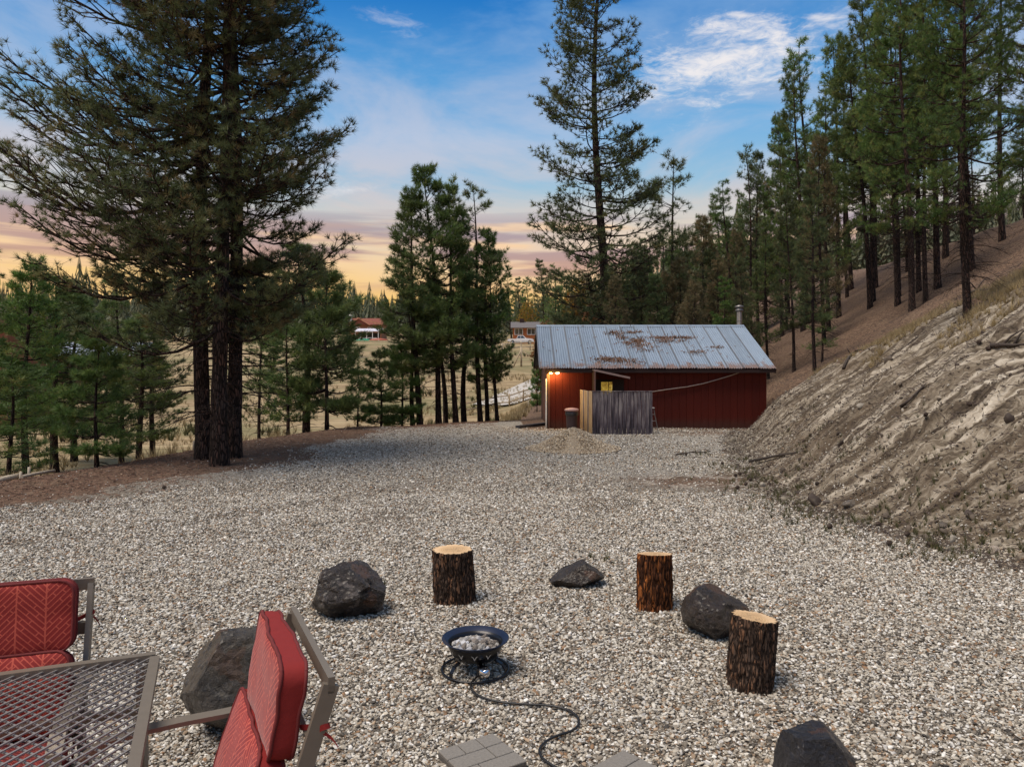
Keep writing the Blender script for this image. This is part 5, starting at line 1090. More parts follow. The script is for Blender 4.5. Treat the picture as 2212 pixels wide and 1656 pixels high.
# dead limbs and roots on the bank
def branch(pts, r, label, kids=()):
    P = [on_ground(*p) for p in pts]; P = [(x, y, z + .04 + .03 * (k % 2)) for k, (x, y, z) in enumerate(P)]; b = MB(); b.tube(P, np.linspace(r, r * .35, len(P)), 6)
    for k, dx_, dz_ in kids: p = P[k]; b.tube([p, (p[0] + dx_ * .5, p[1], p[2] + dz_ * .6), (p[0] + dx_, p[1] - .05, p[2] + dz_)], [r * .5, r * .35, r * .15], 5)
    return tag(b.build('dead_branch', M['twig']), label, 'branch')
branch([(1822, 802), (1829, 785), (1838, 770), (1850, 762), (1878, 760)], .05, 'dark crooked root sticking out near the top of the bare bank', ((3, .4, .1), (2, -.15, .2)))
branch([(2140, 758), (2165, 756), (2190, 752), (2215, 752)], .05, 'dark fallen limb on the slope at the right picture edge', ((1, .3, .25), (2, .2, .3)))
branch([(1945, 885), (1965, 872), (1985, 850), (2000, 838)], .03, 'thin dark root lying down the middle of the bare bank', ((2, .2, .1),))
branch([(1620, 1000), (1680, 990), (1740, 978)], .04, 'weathered limb lying at the dark lower left toe of the bank', ((1, .3, .1),))
branch([(2085, 640), (2110, 632), (2150, 628)], .05, 'grey fallen branch on the slope right of the thick trunk', ((1, .3, .4), (1, -.3, .3)))
branch([(1460, 985), (1490, 983), (1535, 978)], .025, 'small dead bough lying on the gravel before the shed', ((0, .2, .05), (1, .3, .06), (2, -.2, .08)))

# ------------------------------------------------------------------ fire bowl
mblk = plain('black_enamel', (.006, .006, .009), .3, .3, .1, spec=.6); mrim = plain('blue_black_rim', (.008, .016, .045), .4, .2, .1)
fx, fy = gpt(1027, 1450); fire = empty('fire_bowl', (fx, fy, hz(fx, fy) + .026), RAD(12), 'round black portable gas fire bowl on a ring stand in the gravel', 'fire pit')
b = MB(); b.lathe([(.0, .075), (.11, .08), (.165, .10), (.198, .14), (.216, .19), (.222, .22), (.214, .22), (.206, .19), (.186, .15), (.15, .12), (0, .11)], 48); b.build('bowl', mblk, fire)
b = MB(); b.lathe([(.214, .218), (.258, .246), (.266, .247), (.264, .240), (.222, .210)], 56); b.build('rim', mrim, fire)
b = MB(); n = 56; b.tube([(.265 * cos(2 * pi * k / n), .265 * sin(2 * pi * k / n), .0) for k in range(n + 1)], .0105, 8, caps=False); b.build('base_ring', mblk, fire)
for a in (215, 325, 90, 155):
    a = RAD(a); b = MB(); b.ribbon([(.262 * cos(a), .262 * sin(a), .0), (.258 * cos(a), .258 * sin(a), .04), (.23 * cos(a), .23 * sin(a), .075), (.17 * cos(a), .17 * sin(a), .10)], .034, .006, (-sin(a), cos(a), 0)); b.build('leg', mblk, fire)
mk = plain('bare_metal_cutout', (.62, .60, .57), .5, .3, .05)
for k in range(12):   # small bird shaped cut marks round the bowl
    a = RAD(-90 + 30 * k - 12 + 1); b = MB(); q = .209; wz = .168
    def pt(u, v, e=.0):
        an = a + u / q; rr = np.interp(wz + v, [.14, .19, .22], [.198, .216, .222]) + .003 + e; return (rr * cos(an), rr * sin(an), wz + v)
    for s_ in (-1, 1):
        b.add([pt(0, -.016), pt(s_ * .012, .006), pt(s_ * .026, .012), pt(s_ * .014, -.002), pt(0, -.030)], [(0, 1, 2, 3), (0, 3, 4)] if s_ > 0 else [(0, 3, 2, 1), (0, 4, 3)])
    b.build('cut_mark', mk, fire)
a = RAD(-90 + 8); b = MB(); b.box((.20 * cos(a), .20 * sin(a), .055), (.09, .06, .07), rz=a + pi / 2, bev=.01); b.bar((.08 * cos(a), .08 * sin(a), .075), (.2 * cos(a), .2 * sin(a), .06), .03, .03); b.build('valve_box', mblk, fire)
b = MB(); prof = [(0, .062), (.022, .062), (.030, .054), (.032, .03), (.04, .024), (.042, .0)]
b.lathe(prof, 24); kb = b.build('knob', plain('chrome', (.7, .7, .72), .15, 1.0, .05), fire, ((.225) * cos(a), (.225) * sin(a), .058), (RAD(78), 0, a + pi / 2))
b = MB(); b.box((0, 0, .066), (.034, .010, .012), bev=.002); b.build('knob_grip', plain('grip_chrome', (.35, .35, .37), .3, 1.0), kb)
# lava rocks in the bowl
ml_ = stone_mat('lava_rocks', [(0, (.42, .40, .37)), (.25, (.30, .26, .22)), (.5, (.50, .48, .46)), (.7, (.22, .19, .165)), (.85, (.58, .58, .6))], .9)
import bmesh
lm = []
for k in range(5):
    bm = bmesh.new(); bmesh.ops.create_icosphere(bm, subdivisions=3, radius=1); v = np.array([q.co[:] for q in bm.verts]); f = np.array([[q.index for q in c.verts] for c in bm.faces]); bm.free()
    v = v * (1 + .55 * fbm(v[:, 0] * 1.6 + k * 9, v[:, 1] * 1.6, v[:, 2] * 1.6, 4, k, .6))[:, None]; lm.append(raw_mesh('lava_rock', v, f, ml_, False))
placed = []
tries = 0
while len(placed) < 64 and tries < 4000:
    tries += 1; r_ = .178 * sqrt(rng.random()); a_ = rng.random() * 6.283; s_ = rng.uniform(.017, .030); p = (r_ * cos(a_), r_ * sin(a_))
    if all((p[0] - q[0]) ** 2 + (p[1] - q[1]) ** 2 > (.72 * (s_ + q[2])) ** 2 for q in placed): placed.append((p[0], p[1], s_))
for p in placed:
    o = obj('lava_rock', lm[int(rng.integers(5))], None, (fx + p[0], fy + p[1], fire.location.z + .165 + .045 * (1 - (p[0] ** 2 + p[1] ** 2) / .03) * .7 + rng.uniform(0, .02)), tuple(rng.random(3) * 6)); o.scale = (p[2] * rng.uniform(.9, 1.3), p[2], p[2] * rng.uniform(.7, 1))
    tag(o, 'grey lump of lava rock heaped in the fire bowl', 'lava rock', 'lava rocks in the fire bowl')
b = MB(); b.lathe([(0, .172), (.195, .162)], 32); b.build('burner_plate', mblk, fire)
# gas hose
hp = [(1048, 1443), (1046, 1462), (1024, 1474), (1016, 1485), (1018, 1498), (1032, 1510), (1060, 1520), (1095, 1526), (1140, 1529), (1190, 1531), (1228, 1540), (1249, 1556), (1252, 1572), (1238, 1587), (1205, 1596), (1178, 1609), (1163, 1627), (1168, 1645), (1192, 1662), (1240, 1690), (1270, 1740)]
hpts = [gpt(*p) for p in hp]; hpts = np.array([(x, y, hz(x, y) + .028) for x, y in hpts]); hpts[0, 2] += .07; hpts[1, 2] += .03
tt = np.linspace(0, len(hpts) - 1, 160); sm_ = np.stack([np.interp(tt, np.arange(len(hpts)), hpts[:, c]) for c in range(3)], -1)
for _ in range(14): sm_[1:-1] = (sm_[:-2] + 2 * sm_[1:-1] + sm_[2:]) / 4
b = MB(); b.tube(sm_, .0085, 8); tag(b.build('gas_hose', plain('rubber_hose', (.012, .012, .013), .45)), 'black rubber gas hose snaking from the fire bowl across the gravel', 'hose')

# ------------------------------------------------------------------ stepping stones
mc_ = plain('concrete_paver', (.20, .185, .165), .9, var=.35, scale=60, bmp=.5)
def paver(cx, cy, rz, label, nrow):
    o = empty('paver', (cx, cy, hz(cx, cy)), rz, label, 'paving stone', None); S = .40
    MB().box((0, 0, .01), (S - .004, S - .004, .052), bev=.004).build('slab', plain('paver_body', (.10, .09, .08), .95, var=.3, scale=50), o)
    w = S / 3
    lay = [(0, 0, 1, 1), (1, 0, 2, 1), (0, 1, 2, 1), (2, 1, 1, 1), (0, 2, 1, 1), (1, 2, 1, 1), (2, 2, 1, 1)] if nrow else [(0, 0, 3, 1), (0, 1, 3, 1), (0, 2, 3, 1)]
    for (i_, j_, wi, hj) in lay:
        MB().box((-S / 2 + (i_ + wi / 2) * w, -S / 2 + (j_ + hj / 2) * w, .042), (wi * w - .006, hj * w - .006, .014), bev=.003).build('tile', mc_, o)
P1 = [gpt(934, 1636), gpt(1058, 1596), gpt(1143, 1652)]; cx_, cy_ = (P1[0][0] + P1[2][0]) / 2, (P1[0][1] + P1[2][1]) / 2; rz_ = math.atan2(P1[1][1] - P1[0][1], P1[1][0] - P1[0][0])
paver(cx_ + .01, cy_ - .02, rz_, 'square grey concrete paver scored into tiles, below the fire bowl', True)
x, y = gpt(1334, 1634); paver(x + .02, y - .285, RAD(42), 'corner of a grey paver at the bottom edge, right of the scored one', False)

# ------------------------------------------------------------------ porch deck just outside the view, carrying the furniture
DZ = CAM_H - 1.77
mdk = mat_weather('deck_boards', [(.3, (.06, .045, .035)), (.55, (.17, .13, .10)), (.8, (.28, .23, .19))])
b = MB()
deck = empty('porch_deck', (0, 0, 0), 0, 'low wooden porch deck under the patio furniture, mostly outside the picture', 'deck')
# its edge stays clear of the lowest line of sight
dy_ = (CAM_H - DZ) * 1570 / (1656 - 795) - .08
for k in range(24):
    w = .14; y_ = dy_ - (k + .5) * w; obj('plank', (bpy.data.meshes.get('plank') or MB().box((0, 0, 0), (7.6, w - .008, .03), bev=.004).mesh('plank', mdk)), deck, (-.4, y_, DZ - .015))
MB().box((-.4, dy_ - .03, DZ - .13), (7.6, .04, .19)).build('edge_board', mdk, deck)
for x_ in (-4, -1.6, .8, 3.2): MB().box((x_, dy_ - .15, (DZ - .2) / 2), (.1, .1, DZ - .1)).build('post', mdk, deck)

# patio furniture
mfr = plain('taupe_metal', (.20, .17, .135), .42, .25, .12, 30, .05); 
def mat_cushion(name='cushion_fabric'):
    m, g_, b = new_mat(name); x, y, z = g_.xyz(objco(g_))
    u = g_.m('MULTIPLY', x, 11.0); pu = g_.m('PINGPONG', u, 1.0); par = g_.m('FLOOR', u)
    vv = g_.m('ADD', g_.m('MULTIPLY', y, 11.0), g_.m('MULTIPLY', g_.m('MODULO', par, 3.0), .37))
    a = g_.m('ADD', vv, g_.m('MULTIPLY', pu, 1.0)); c = g_.m('SUBTRACT', vv, g_.m('MULTIPLY', pu, 1.0))
    br = N(g_.t, 'ShaderNodeTexBrick'); g_.put(br.inputs['Vector'], g_.comb(c, a, 0)); br.inputs['Scale'].default_value = 1.0; br.inputs['Mortar Size'].default_value = .032; br.inputs['Mortar Smooth'].default_value = .2
    br.inputs['Brick Width'].default_value = 1.15; br.inputs['Row Height'].default_value = .24; br.offset = .37
    br.inputs['Color1'].default_value = (0, 0, 0, 1); br.inputs['Color2'].default_value = (0, 0, 0, 1); br.inputs['Mortar'].default_value = (1, 1, 1, 1)
    fr = g_.m('FRACT', u); edge = g_.m('LESS_THAN', g_.m('MINIMUM', fr, g_.m('SUBTRACT', 1.0, fr)), .03)
    ln = g_.m('MAXIMUM', br.outputs['Color'], edge); n = g_.noise(objco(g_), 120, 2); n2 = g_.noise(objco(g_), 6, 3)
    basec = g_.mix(n2, (.19, .007, .006), (.28, .013, .010)); col = g_.mix(g_.m('MULTIPLY', ln, .7), basec, (.56, .10, .06))
    g_.put(b.inputs['Base Color'], col); b.inputs['Roughness'].default_value = .85; b.inputs['Sheen Weight'].default_value = .2; bump(g_, b, g_.m('ADD', g_.m('MULTIPLY', n, .4), g_.m('MULTIPLY', ln, .3)), .35, .004); return m
mcu = mat_cushion(); mband = plain('red_band', (.22, .011, .009), .85, var=.12, scale=30, bmp=.2); mpip = plain('dark_red_piping', (.13, .012, .012), .8)
def cushion(w, h, t, puff, name, parent, loc, rot, seed=0, e=.035):
    """pillow in its own XY plane, thickness along Z; patterned faces, plain band, piping"""
    n = 26; r = np.random.default_rng(seed); g1 = np.linspace(-1, 1, n); U, W_ = np.meshgrid(g1, g1)
    def shape(sgn):
        Xs = U * w / 2; Ys = W_ * h / 2; cr = .05
        k = np.maximum(np.abs(U) * w / 2 - (w / 2 - cr), 0); k2 = np.maximum(np.abs(W_) * h / 2 - (h / 2 - cr), 0); d = np.hypot(k, k2); s = np.where((d > cr), cr / np.maximum(d, 1e-6), 1)
        Xs = np.sign(Xs) * (np.minimum(np.abs(Xs), w / 2 - cr) + k * s); Ys = np.sign(Ys) * (np.minimum(np.abs(Ys), h / 2 - cr) + k2 * s)
        bul = (1 - U ** 4) * (1 - W_ ** 4); wr = .010 * fbm(Xs * 7 + seed, Ys * 9, 0, 3, seed) * (1 - bul * .4) + .004 * fbm(Xs * 22 + seed, Ys * 22, 0, 2, seed + 1) * np.maximum(np.abs(W_) - .7, 0) / .3
        return Xs, Ys, sgn * (t / 2 + puff * bul ** .7) + wr * sgn
    Vf = np.stack(shape(1), -1).reshape(-1, 3); Vb = np.stack(shape(-1), -1).reshape(-1, 3); i_ = np.arange(n - 1)[:, None] * n; j_ = np.arange(n - 1)[None, :]
    F_ = np.stack([i_ + j_, i_ + j_ + 1, i_ + n + j_ + 1, i_ + n + j_], -1).reshape(-1, 4)
    o = obj(name, raw_mesh(name, np.concatenate([Vf, Vb]), np.concatenate([F_, F_[:, ::-1] + n * n]), mcu, True), parent, loc, rot)
    per = [k for k in range(n)] + [n * k + n - 1 for k in range(1, n)] + [n * (n - 1) + k for k in range(n - 2, -1, -1)] + [n * k for k in range(n - 2, 0, -1)]
    bf = Vf[per]; bb = Vb[per]; m_ = len(per); mid = (bf + bb) / 2; cen = mid.mean(0); mid = mid + (mid - cen) * np.array([.012, .012, 0]); kk = np.arange(m_); k2 = (kk + 1) % m_
    obj('side_band', raw_mesh('side_band', np.concatenate([bf, mid, bb]), np.concatenate([np.stack([kk, kk + m_, k2 + m_, k2], -1), np.stack([kk + m_, kk + 2 * m_, k2 + 2 * m_, k2 + m_], -1)]), mband, True), o)
    b = MB(); b.tube(list(bf) + [bf[0]], .0055, 6, caps=False); b.tube(list(bb) + [bb[0]], .0055, 6, caps=False); b.build('piping', mpip, o); return o
def tie(parent, pts, r=.006):
    pts = np.array(pts, float); tt = np.linspace(0, len(pts) - 1, 20); q = np.stack([np.interp(tt, np.arange(len(pts)), pts[:, c]) for c in range(3)], -1)
    for _ in range(3): q[1:-1] = (q[:-2] + 2 * q[1:-1] + q[2:]) / 4
    b = MB(); b.ribbon(q, .014, .004, np.array([.3, .3, .9]) / np.linalg.norm([.3, .3, .9])); return b.build('tie', mband, parent)
def chair(loc, rz, label):
    """front towards local +y, back rail at y = 0, x across"""
    c = empty('patio_chair', loc, rz, label, 'chair', 'patio chairs with red cushions'); W = .60; rec = .33; top = .95
    def bp(z, off=0.): return (top - z) * rec + off
    for s in (-1, 1):
        b = MB(); b.bar((s * W / 2, bp(top), top), (s * W / 2, bp(.40), .40), .018, .042, up=(0, 1, .4)); b.build('back_post', mfr, c)
    b = MB(); b.bar((-W / 2 - .009, 0.0, top), (W / 2 + .009, 0.0, top), .042, .018, up=(0, 1, 0)); b.build('top_rail', mfr, c)
    for z in (.80, .62, .46):
        b = MB(); b.bar((-W / 2, bp(z), z), (W / 2, bp(z), z), .012, .05, up=(0, .3, 1)); b.build('cross_bar', mfr, c)
    for s in (-1, 1):
        x_ = s * (W / 2 + .015)
        P = [(x_, bp(.66) - .01, .66), (x_, .22, .655), (x_, .34, .655), (x_, .46, .65), (x_, .56, .635), (x_, .615, .60), (x_, .63, .55), (x_, .60, .30), (x_, .58, .05), (x_, .56, .012)]
        b = MB(); b.ribbon(P, .045, .014, (1, 0, 0)); b.build('arm', mfr, c)
        b = MB(); b.bar((x_, bp(.40), .41), (x_, -.02, .012), .018, .04, up=(0, 1, 0)); b.build('leg', mfr, c)
        b = MB(); b.bar((x_ * .97, bp(.40) - .02, .375), (x_ * .97, .61, .40), .018, .04); b.build('seat_rail', mfr, c)
    b = MB(); b.bar((-W / 2, .60, .39), (W / 2, .60, .39), .03, .03); b.bar((-W / 2, .24, .375), (W / 2, .24, .375), .03, .03); b.build('seat_frame', mfr, c)
    mb_ = MB(); mb_.box((0, .42, .392), (W - .03, .36, .008)); mb_.build('seat_sling', plain('sling', (.05, .045, .04), .8), c)
    ang = math.atan2(1, rec)      # back plane
    # upper pillow, lower pillow, seat pillow
    for zc_, hh, puff, sd, rot_ in ((.850, .25, .014, 1, -.16), (.605, .27, .014, 2, .02)):
        q = cushion(.53, hh, .058, puff, 'back_cushion', c, (0, bp(zc_) + .07, zc_ + .02), (-ang + rot_, 0, 0), sd)
    cushion(.54, .50, .08, .02, 'seat_cushion', c, (0, .44, .45), (RAD(3), 0, 0), 3)
    for s in (-1, 1):
        tie(c, [(s * .25, .07, .83), (s * .285, .04, .84), (s * .305, -.005, .845), (s * .316, .02, .85), (s * .30, .04, .84), (s * .312, .0, .82), (s * .322, -.015, .79)])
        tie(c, [(s * .25, .16, .55), (s * .285, .14, .53), (s * .30, .12, .50), (s * .305, .13, .40), (s * .30, .14, .32)]); tie(c, [(s * .25, .16, .55), (s * .27, .15, .50), (s * .275, .16, .42), (s * .27, .17, .36)])
    return c
def face(dx_, dy2): return math.atan2(-dx_, dy2)
chair(((-.73 - .47) / 2, (2.42 + 1.90) / 2, DZ), face(-.90, -.43), 'red cushioned patio chair turned sideways, its slanted back frame towards the fire bowl')
fl = np.array([.33, -.944]); rr_ = np.array([-1.605, 2.775]); cen = rr_ - .30 * np.array([.944, .33])
chair((cen[0], cen[1], DZ), face(fl[0], fl[1]), 'red cushioned patio chair at the left picture edge, facing the mesh table')

# table with a top of expanded metal
tb = empty('patio_table', (0, 0, DZ), 0, 'square patio table with a top of diamond metal mesh, at the lower left', 'table')
c0 = np.array([-1.30, 2.65]); e1 = np.array([-.45, -.17]) / np.linalg.norm([-.45, -.17]); e2 = np.array([.35, -.74]) / np.linalg.norm([.35, -.74]); e2 = np.array([-e1[1], e1[0]]) * 1.0
if e2[1] > 0: e2 = -e2
e2 = e2 * .6 + np.array([.35, -.74]) / np.linalg.norm([.35, -.74]) * .4; e2 /= np.linalg.norm(e2); e1 = np.array([e2[1], -e2[0]]); 
if e1[0] > 0: e1 = -e1
TS = 1.0; TZ = .72
def tp(u, v, z=TZ): p = c0 + e1 * u + e2 * v; return (p[0], p[1], z)
b = MB()
for (A_, B_) in (((0, 0), (TS, 0)), ((TS, 0), (TS, TS)), ((TS, TS), (0, TS)), ((0, TS), (0, 0))):
    A3 = np.array(tp(*A_)); B3 = np.array(tp(*B_)); d_ = (B3 - A3) / np.linalg.norm(B3 - A3)
    MBx = MB(); MBx.bar(A3 - d_ * .0, B3 - d_ * .032, .032, .028); MBx.build('frame_rail', mfr, tb)
b = MB(); du, dv = .042, .052; cnt = 0
def clipseg(p, d):
    t0, t1 = -200, 200
    for k in (0, 1):
        if abs(d[k]) < 1e-9: continue
        a_, b_ = (.012 - p[k]) / d[k], (TS - .012 - p[k]) / d[k]
        if a_ > b_: a_, b_ = b_, a_
        t0, t1 = max(t0, a_), min(t1, b_)
    return t0, t1
for sg in (1, -1):
    d = np.array([du, sg * dv]); 
    for k in range(-34, 62):
        p = np.array([k * du, 0.0 if sg > 0 else 0.0]); t0, t1 = clipseg(p, d)
        if t1 - t0 > .05:
            A3 = tp(*(p + d * t0), TZ + .004 * sg); B3 = tp(*(p + d * t1), TZ + .004 * sg); b.bar(A3, B3, .0058, .0045)
o_ = b.build('mesh_top', plain('mesh_metal', (.29, .27, .255), .4, .35, .1), tb); o_['kind'] = 'stuff'
for (u_, v_) in ((.04, .04), (TS - .04, .04), (TS - .04, TS - .04), (.04, TS - .04)):
    b = MB(); b.bar(tp(u_, v_, TZ - .015), tp(u_, v_, 0.0), .03, .03); b.build('leg', mfr, tb)
b = MB(); b.bar(tp(.04, .04, .55), tp(TS - .04, .04, .55), .02, .03); b.bar(tp(TS / 2, 0.02, TZ - .02), tp(TS / 2, TS - .02, TZ - .02), .03, .02); b.build('brace', mfr, tb)

# ------------------------------------------------------------------ log edging at the far left
mlog = mat_weather('pale_log', [(.3, (.20, .16, .12)), (.55, (.42, .36, .28)), (.8, (.6, .54, .45))])
for k, (a_, c_, lb) in enumerate((((-8, 1040), (42, 1029), 'pale round log edging the yard at the far left, nearest length'), ((48, 1031), (118, 1018), 'thin pale log continuing the yard edging beyond the first one'))):
    A3 = at(a_[0], a_[1], 15.9); B3 = at(c_[0], c_[1], 16.3 + k * .5); r_ = .06 if k == 0 else .035
    zA, zB = max(A3[2], hz(A3[0], A3[1])) + .02, max(B3[2], hz(B3[0], B3[1])) + .02
    b = MB(); b.tube([(A3[0], A3[1], zA), ((A3[0] + B3[0]) / 2, (A3[1] + B3[1]) / 2, (zA + zB) / 2 + .01), (B3[0], B3[1], zB)], r_, 10); tag(b.build('edging_log', mlog), lb, 'log')
for (px, py, Yd, h_, lb) in ((44, 1038, 16.2, .2, 'short wooden stake at the near end of the pale edging log'), (62, 1028, 16.4, .28, 'taller wooden stake where the two pale edging logs meet'), (418, 972, 21.2, .3, 'lone thin stake just left of the big pine trunks')):
    x, y = at(px, py, Yd)[:2]; b = MB(); b.tube([(0, 0, -.1), (0.01, 0, h_)], [.035, .03], 7); tag(b.build('stake', mlog, None, (x, y, hz(x, y))), lb, 'stake', 'stakes at the yard edge')

# ------------------------------------------------------------------ fences in the meadow
mf = mat_weather('fence_rail', [(.3, (.16, .11, .07)), (.55, (.34, .26, .17)), (.8, (.5, .42, .3))])
def rail_fence(pts, label, n_between=1, h=1.25, r=.075, rails=(.35, .85)):
    o = empty('rail_fence', (0, 0, 0), 0, label, 'fence'); P = []
    for a_, c_ in zip(pts[:-1], pts[1:]):
        for k in range(n_between): t = k / n_between; P.append((a_[0] + (c_[0] - a_[0]) * t, a_[1] + (c_[1] - a_[1]) * t))
    P.append(pts[-1][:2]); P = [(x, y, hz(x, y)) for x, y in P]
    for x, y, z in P: MB().tube([(x, y, z - .2), (x + rng.normal(0, .03), y, z + h)], [r, r * .85], 7).build('post', mf, o)
    for a_, c_ in zip(P[:-1], P[1:]):
        for f in rails: b = MB(); b.tube([(a_[0], a_[1], a_[2] + f * h), (c_[0], c_[1], c_[2] + f * h + rng.normal(0, .03))], r * .75, 6); b.build('rail', mf, o)
rail_fence([on_ground(1000, 898, 60), on_ground(1072, 880, 60), on_ground(1130, 868, 60), on_ground(1190, 855, 60)], 'split rail fence climbing beyond the driveway, left of the shed', 2, 1.3, .09)
rail_fence([on_ground(640, 880, 60), on_ground(760, 868, 60), on_ground(870, 858, 60), on_ground(1000, 850, 60)], 'rail fence crossing the lower meadow behind the clump of pines', 3, 1.2, .07)
rail_fence([on_ground(700, 828, 60), on_ground(840, 822, 60), on_ground(1010, 812, 60)], 'thin post fence across the middle of the meadow', 4, 1.5, .06, (.5, .9))
rail_fence([on_ground(1085, 762, 60), on_ground(1125, 757, 60), on_ground(1165, 755, 60)], 'rail fence on the slope below the white pickup truck', 2, 1.8, .12)
bx_, by_, bz_ = on_ground(1126, 792, 60); gt = empty('fence_brace', (bx_, by_, bz_), 0, 'braced timber corner post with slanted struts below the pickup truck', 'fence post')
MB().tube([(0, 0, -.2), (0, 0, 3.0)], .14, 7).build('post', mf, gt); MB().tube([(0, 0, 2.6), (-1.3, -.2, -.3)], .1, 6).build('strut', mf, gt); MB().tube([(0, 0, 2.4), (2.6, .4, .9)], .1, 6).build('strut', mf, gt)

# ------------------------------------------------------------------ far houses, truck, canoe
mw = plain('window_glass', (.03, .035, .04), .1, spec=.8); mwf = plain('window_white', (.75, .74, .72), .6)
def window(parent, x, y, z, w, h, axis=1):
    f = MB()
    for s in (-1, 1): f.box((x + s * w / 2, y, z), (.09, .08, h + .09)); f.box((x, y, z + s * h / 2), (w - .09, .08, .09))
    f.box((x, y, z), (.07, .08, h - .09)); fo = f.build('window', mwf, parent); MB().box((x, y + .02, z), (w - .09, .03, h - .09)).build('pane', mw, fo)
Yh = 160; hx0, _, _ = at(1106, 0, Yh); x0, x1 = at(1108, 0, Yh)[0], at(1185, 0, Yh)[0]; zb_, zt_ = at(0, 746, Yh)[2], at(0, 708, Yh)[2]
hs = empty('orange_house', ((x0 + x1) / 2, Yh, zb_), 0, 'orange brown house with a grey roof seen left of the shed roof', 'house'); W2 = (x1 - x0) / 2
mow = mat_paint('orange_siding', (.40, .13, .045))
for k in range(12): MB().box((0, 3, -.5 + (k + .5) * (zt_ - zb_ + .5) / 12), (W2 * 2, 6, (zt_ - zb_ + .5) / 12 - .03)).build('siding_board', mow, hs)
b = MB(); b.prism([(-.6, zt_ - zb_), (6.6, zt_ - zb_), (3, zt_ - zb_ + 1.5)], (-W2 - .5, W2 + .5), 0); b.build('roof', plain('grey_shingles', (.13, .12, .12), .9, var=.3, scale=3), hs)
for px in (1120.5, 1147.5): window(hs, at(px, 0, Yh)[0] - hs.location.x, -.06, at(0, 716, Yh)[2] - zb_, 1.75, 1.35)
MB().box((-W2 + 2, 3, zt_ - zb_ + 1.7), (1.0, 1.0, 1.0)).build('chimney', M['red_dark'], hs)

# white pickup truck
Yt = 150; tx0, tx1 = at(1096, 0, Yt)[0], at(1153, 0, Yt)[0]; tz = hz((tx0 + tx1) / 2, Yt); tz = max(tz + .25, at(0, 743.5, Yt)[2]); Lt = tx1 - tx0; ks = Lt / 5.6
tr = empty('pickup_truck', ((tx0 + tx1) / 2, Yt, tz), 0, 'white pickup truck parked in front of the orange house', 'pickup truck'); mtw = plain('white_paint', (.78, .78, .80), .25, spec=.7, var=.03)
prof = [(-2.75, .55), (-2.75, 1.12), (-.95, 1.14), (-.85, 1.18), (-.60, 1.82), (.55, 1.86), (1.15, 1.28), (2.45, 1.15), (2.75, .95), (2.8, .5), (2.35, .45), (2.2, .78), (1.95, .9), (1.65, .78), (1.5, .42), (-1.3, .42), (-1.45, .78), (-1.75, .9), (-2.0, .78), (-2.15, .45)]
def profile_body(b, prof, hw, tuck=.12):
    n = len(prof); V_ = []
    for s in (-1, 1):
        for x, z in prof: V_.append((x, s * (hw - (tuck * max(0, z - 1.15) / .7)), z))
    b.add(V_, [tuple(range(n)), tuple(range(2 * n - 1, n - 1, -1))] + [(k, n + k, n + (k + 1) % n, (k + 1) % n) for k in range(n)])
b = MB(); profile_body(b, prof, .95); b.build('body', mtw, tr)
for p4 in ([(-.74, 1.24), (-.55, 1.72), (-.02, 1.76), (-.02, 1.24)], [(.06, 1.24), (.06, 1.76), (.50, 1.77), (.95, 1.26)]):
    b = MB(); V_ = [(x, -(.96 - .12 * max(0, z - 1.15) / .7), z) for x, z in p4] + [(x, -(.93 - .12 * max(0, z - 1.15) / .7), z) for x, z in p4]; b.add(V_, [(0, 1, 2, 3), (7, 6, 5, 4), (0, 4, 5, 1), (1, 5, 6, 2), (2, 6, 7, 3), (3, 7, 4, 0)]); b.build('side_window', mw, tr)
mty = plain('tyre', (.02, .02, .02), .8); mal = plain('alloy', (.4, .4, .42), .3, .8)
for x_ in (-1.72, 1.92):
    for s in (-1, 1):
        b = MB(); b.lathe([(.18, -.12), (.38, -.12), (.40, -.08), (.40, .08), (.38, .12), (.18, .12)], 20); w_ = b.build('wheel', mty, tr, (x_, s * .86, .40), (pi / 2, 0, 0)); b = MB(); b.lathe([(0, -.10), (.2, -.13), (.23, -.10)], 16); b.lathe([(0, .10), (.2, .13), (.23, .10)], 16); b.build('rim', mal, w_)
MB().box((-2.76, -.82, .95), (.05, .16, .34)).build('tail_lamp', plain('red_lens', (.4, .02, .02), .3), tr); MB().box((2.70, -.84, .93), (.14, .18, .16)).build('headlight', plain('lens', (.6, .6, .6), .2), tr)
MB().box((0, 0, .55), (5.5, 1.9, .10)).build('bumper_strip', plain('grey_trim', (.12, .12, .12), .5), tr)
tr.scale = (ks,) * 3
# gabled house with a white porch on the left
Yg = 200; gx0, gx1 = at(757, 0, Yg)[0], at(822, 0, Yg)[0]; gz0 = at(0, 742, Yg)[2]; gh_ = empty('gabled_house', ((gx0 + gx1) / 2, Yg, min(gz0, hz((gx0 + gx1) / 2, Yg) + .2)), 0, 'distant reddish log house with a front gable, left of the clump', 'house')
gb = gh_.location.z; W3 = (gx1 - gx0) / 2 + .6; zl = at(0, 701, Yg)[2] - gb; zp = at(0, 689, Yg)[2] - gb; mlg = mat_paint('log_siding', (.36, .17, .10)); mrf = plain('rust_roof', (.20, .055, .032), .8, var=.3, scale=2)
for k in range(14): MB().tube([(-W3 + .3, 0, (k + .5) * zl / 14), (W3 - .3, 0, (k + .5) * zl / 14)], zl / 28, 6).build('log', mlg, gh_)
MB().box((0, 4.4, zl / 2), (W3 * 2 - .6, 8, zl)).build('wall', mlg, gh_)
b = MB(); b.prism([(-.8, zl - .1), (9, zl - .1), (4.2, zp + .5)], (-W3, W3), 0); b.build('roof', mrf, gh_)
b = MB(); b.prism([(-W3 + .6, zl), (W3 * .25, zl), (-W3 * .38, zp)], (-.7, 2.5), 1); gg = b.build('gable', mrf, gh_)
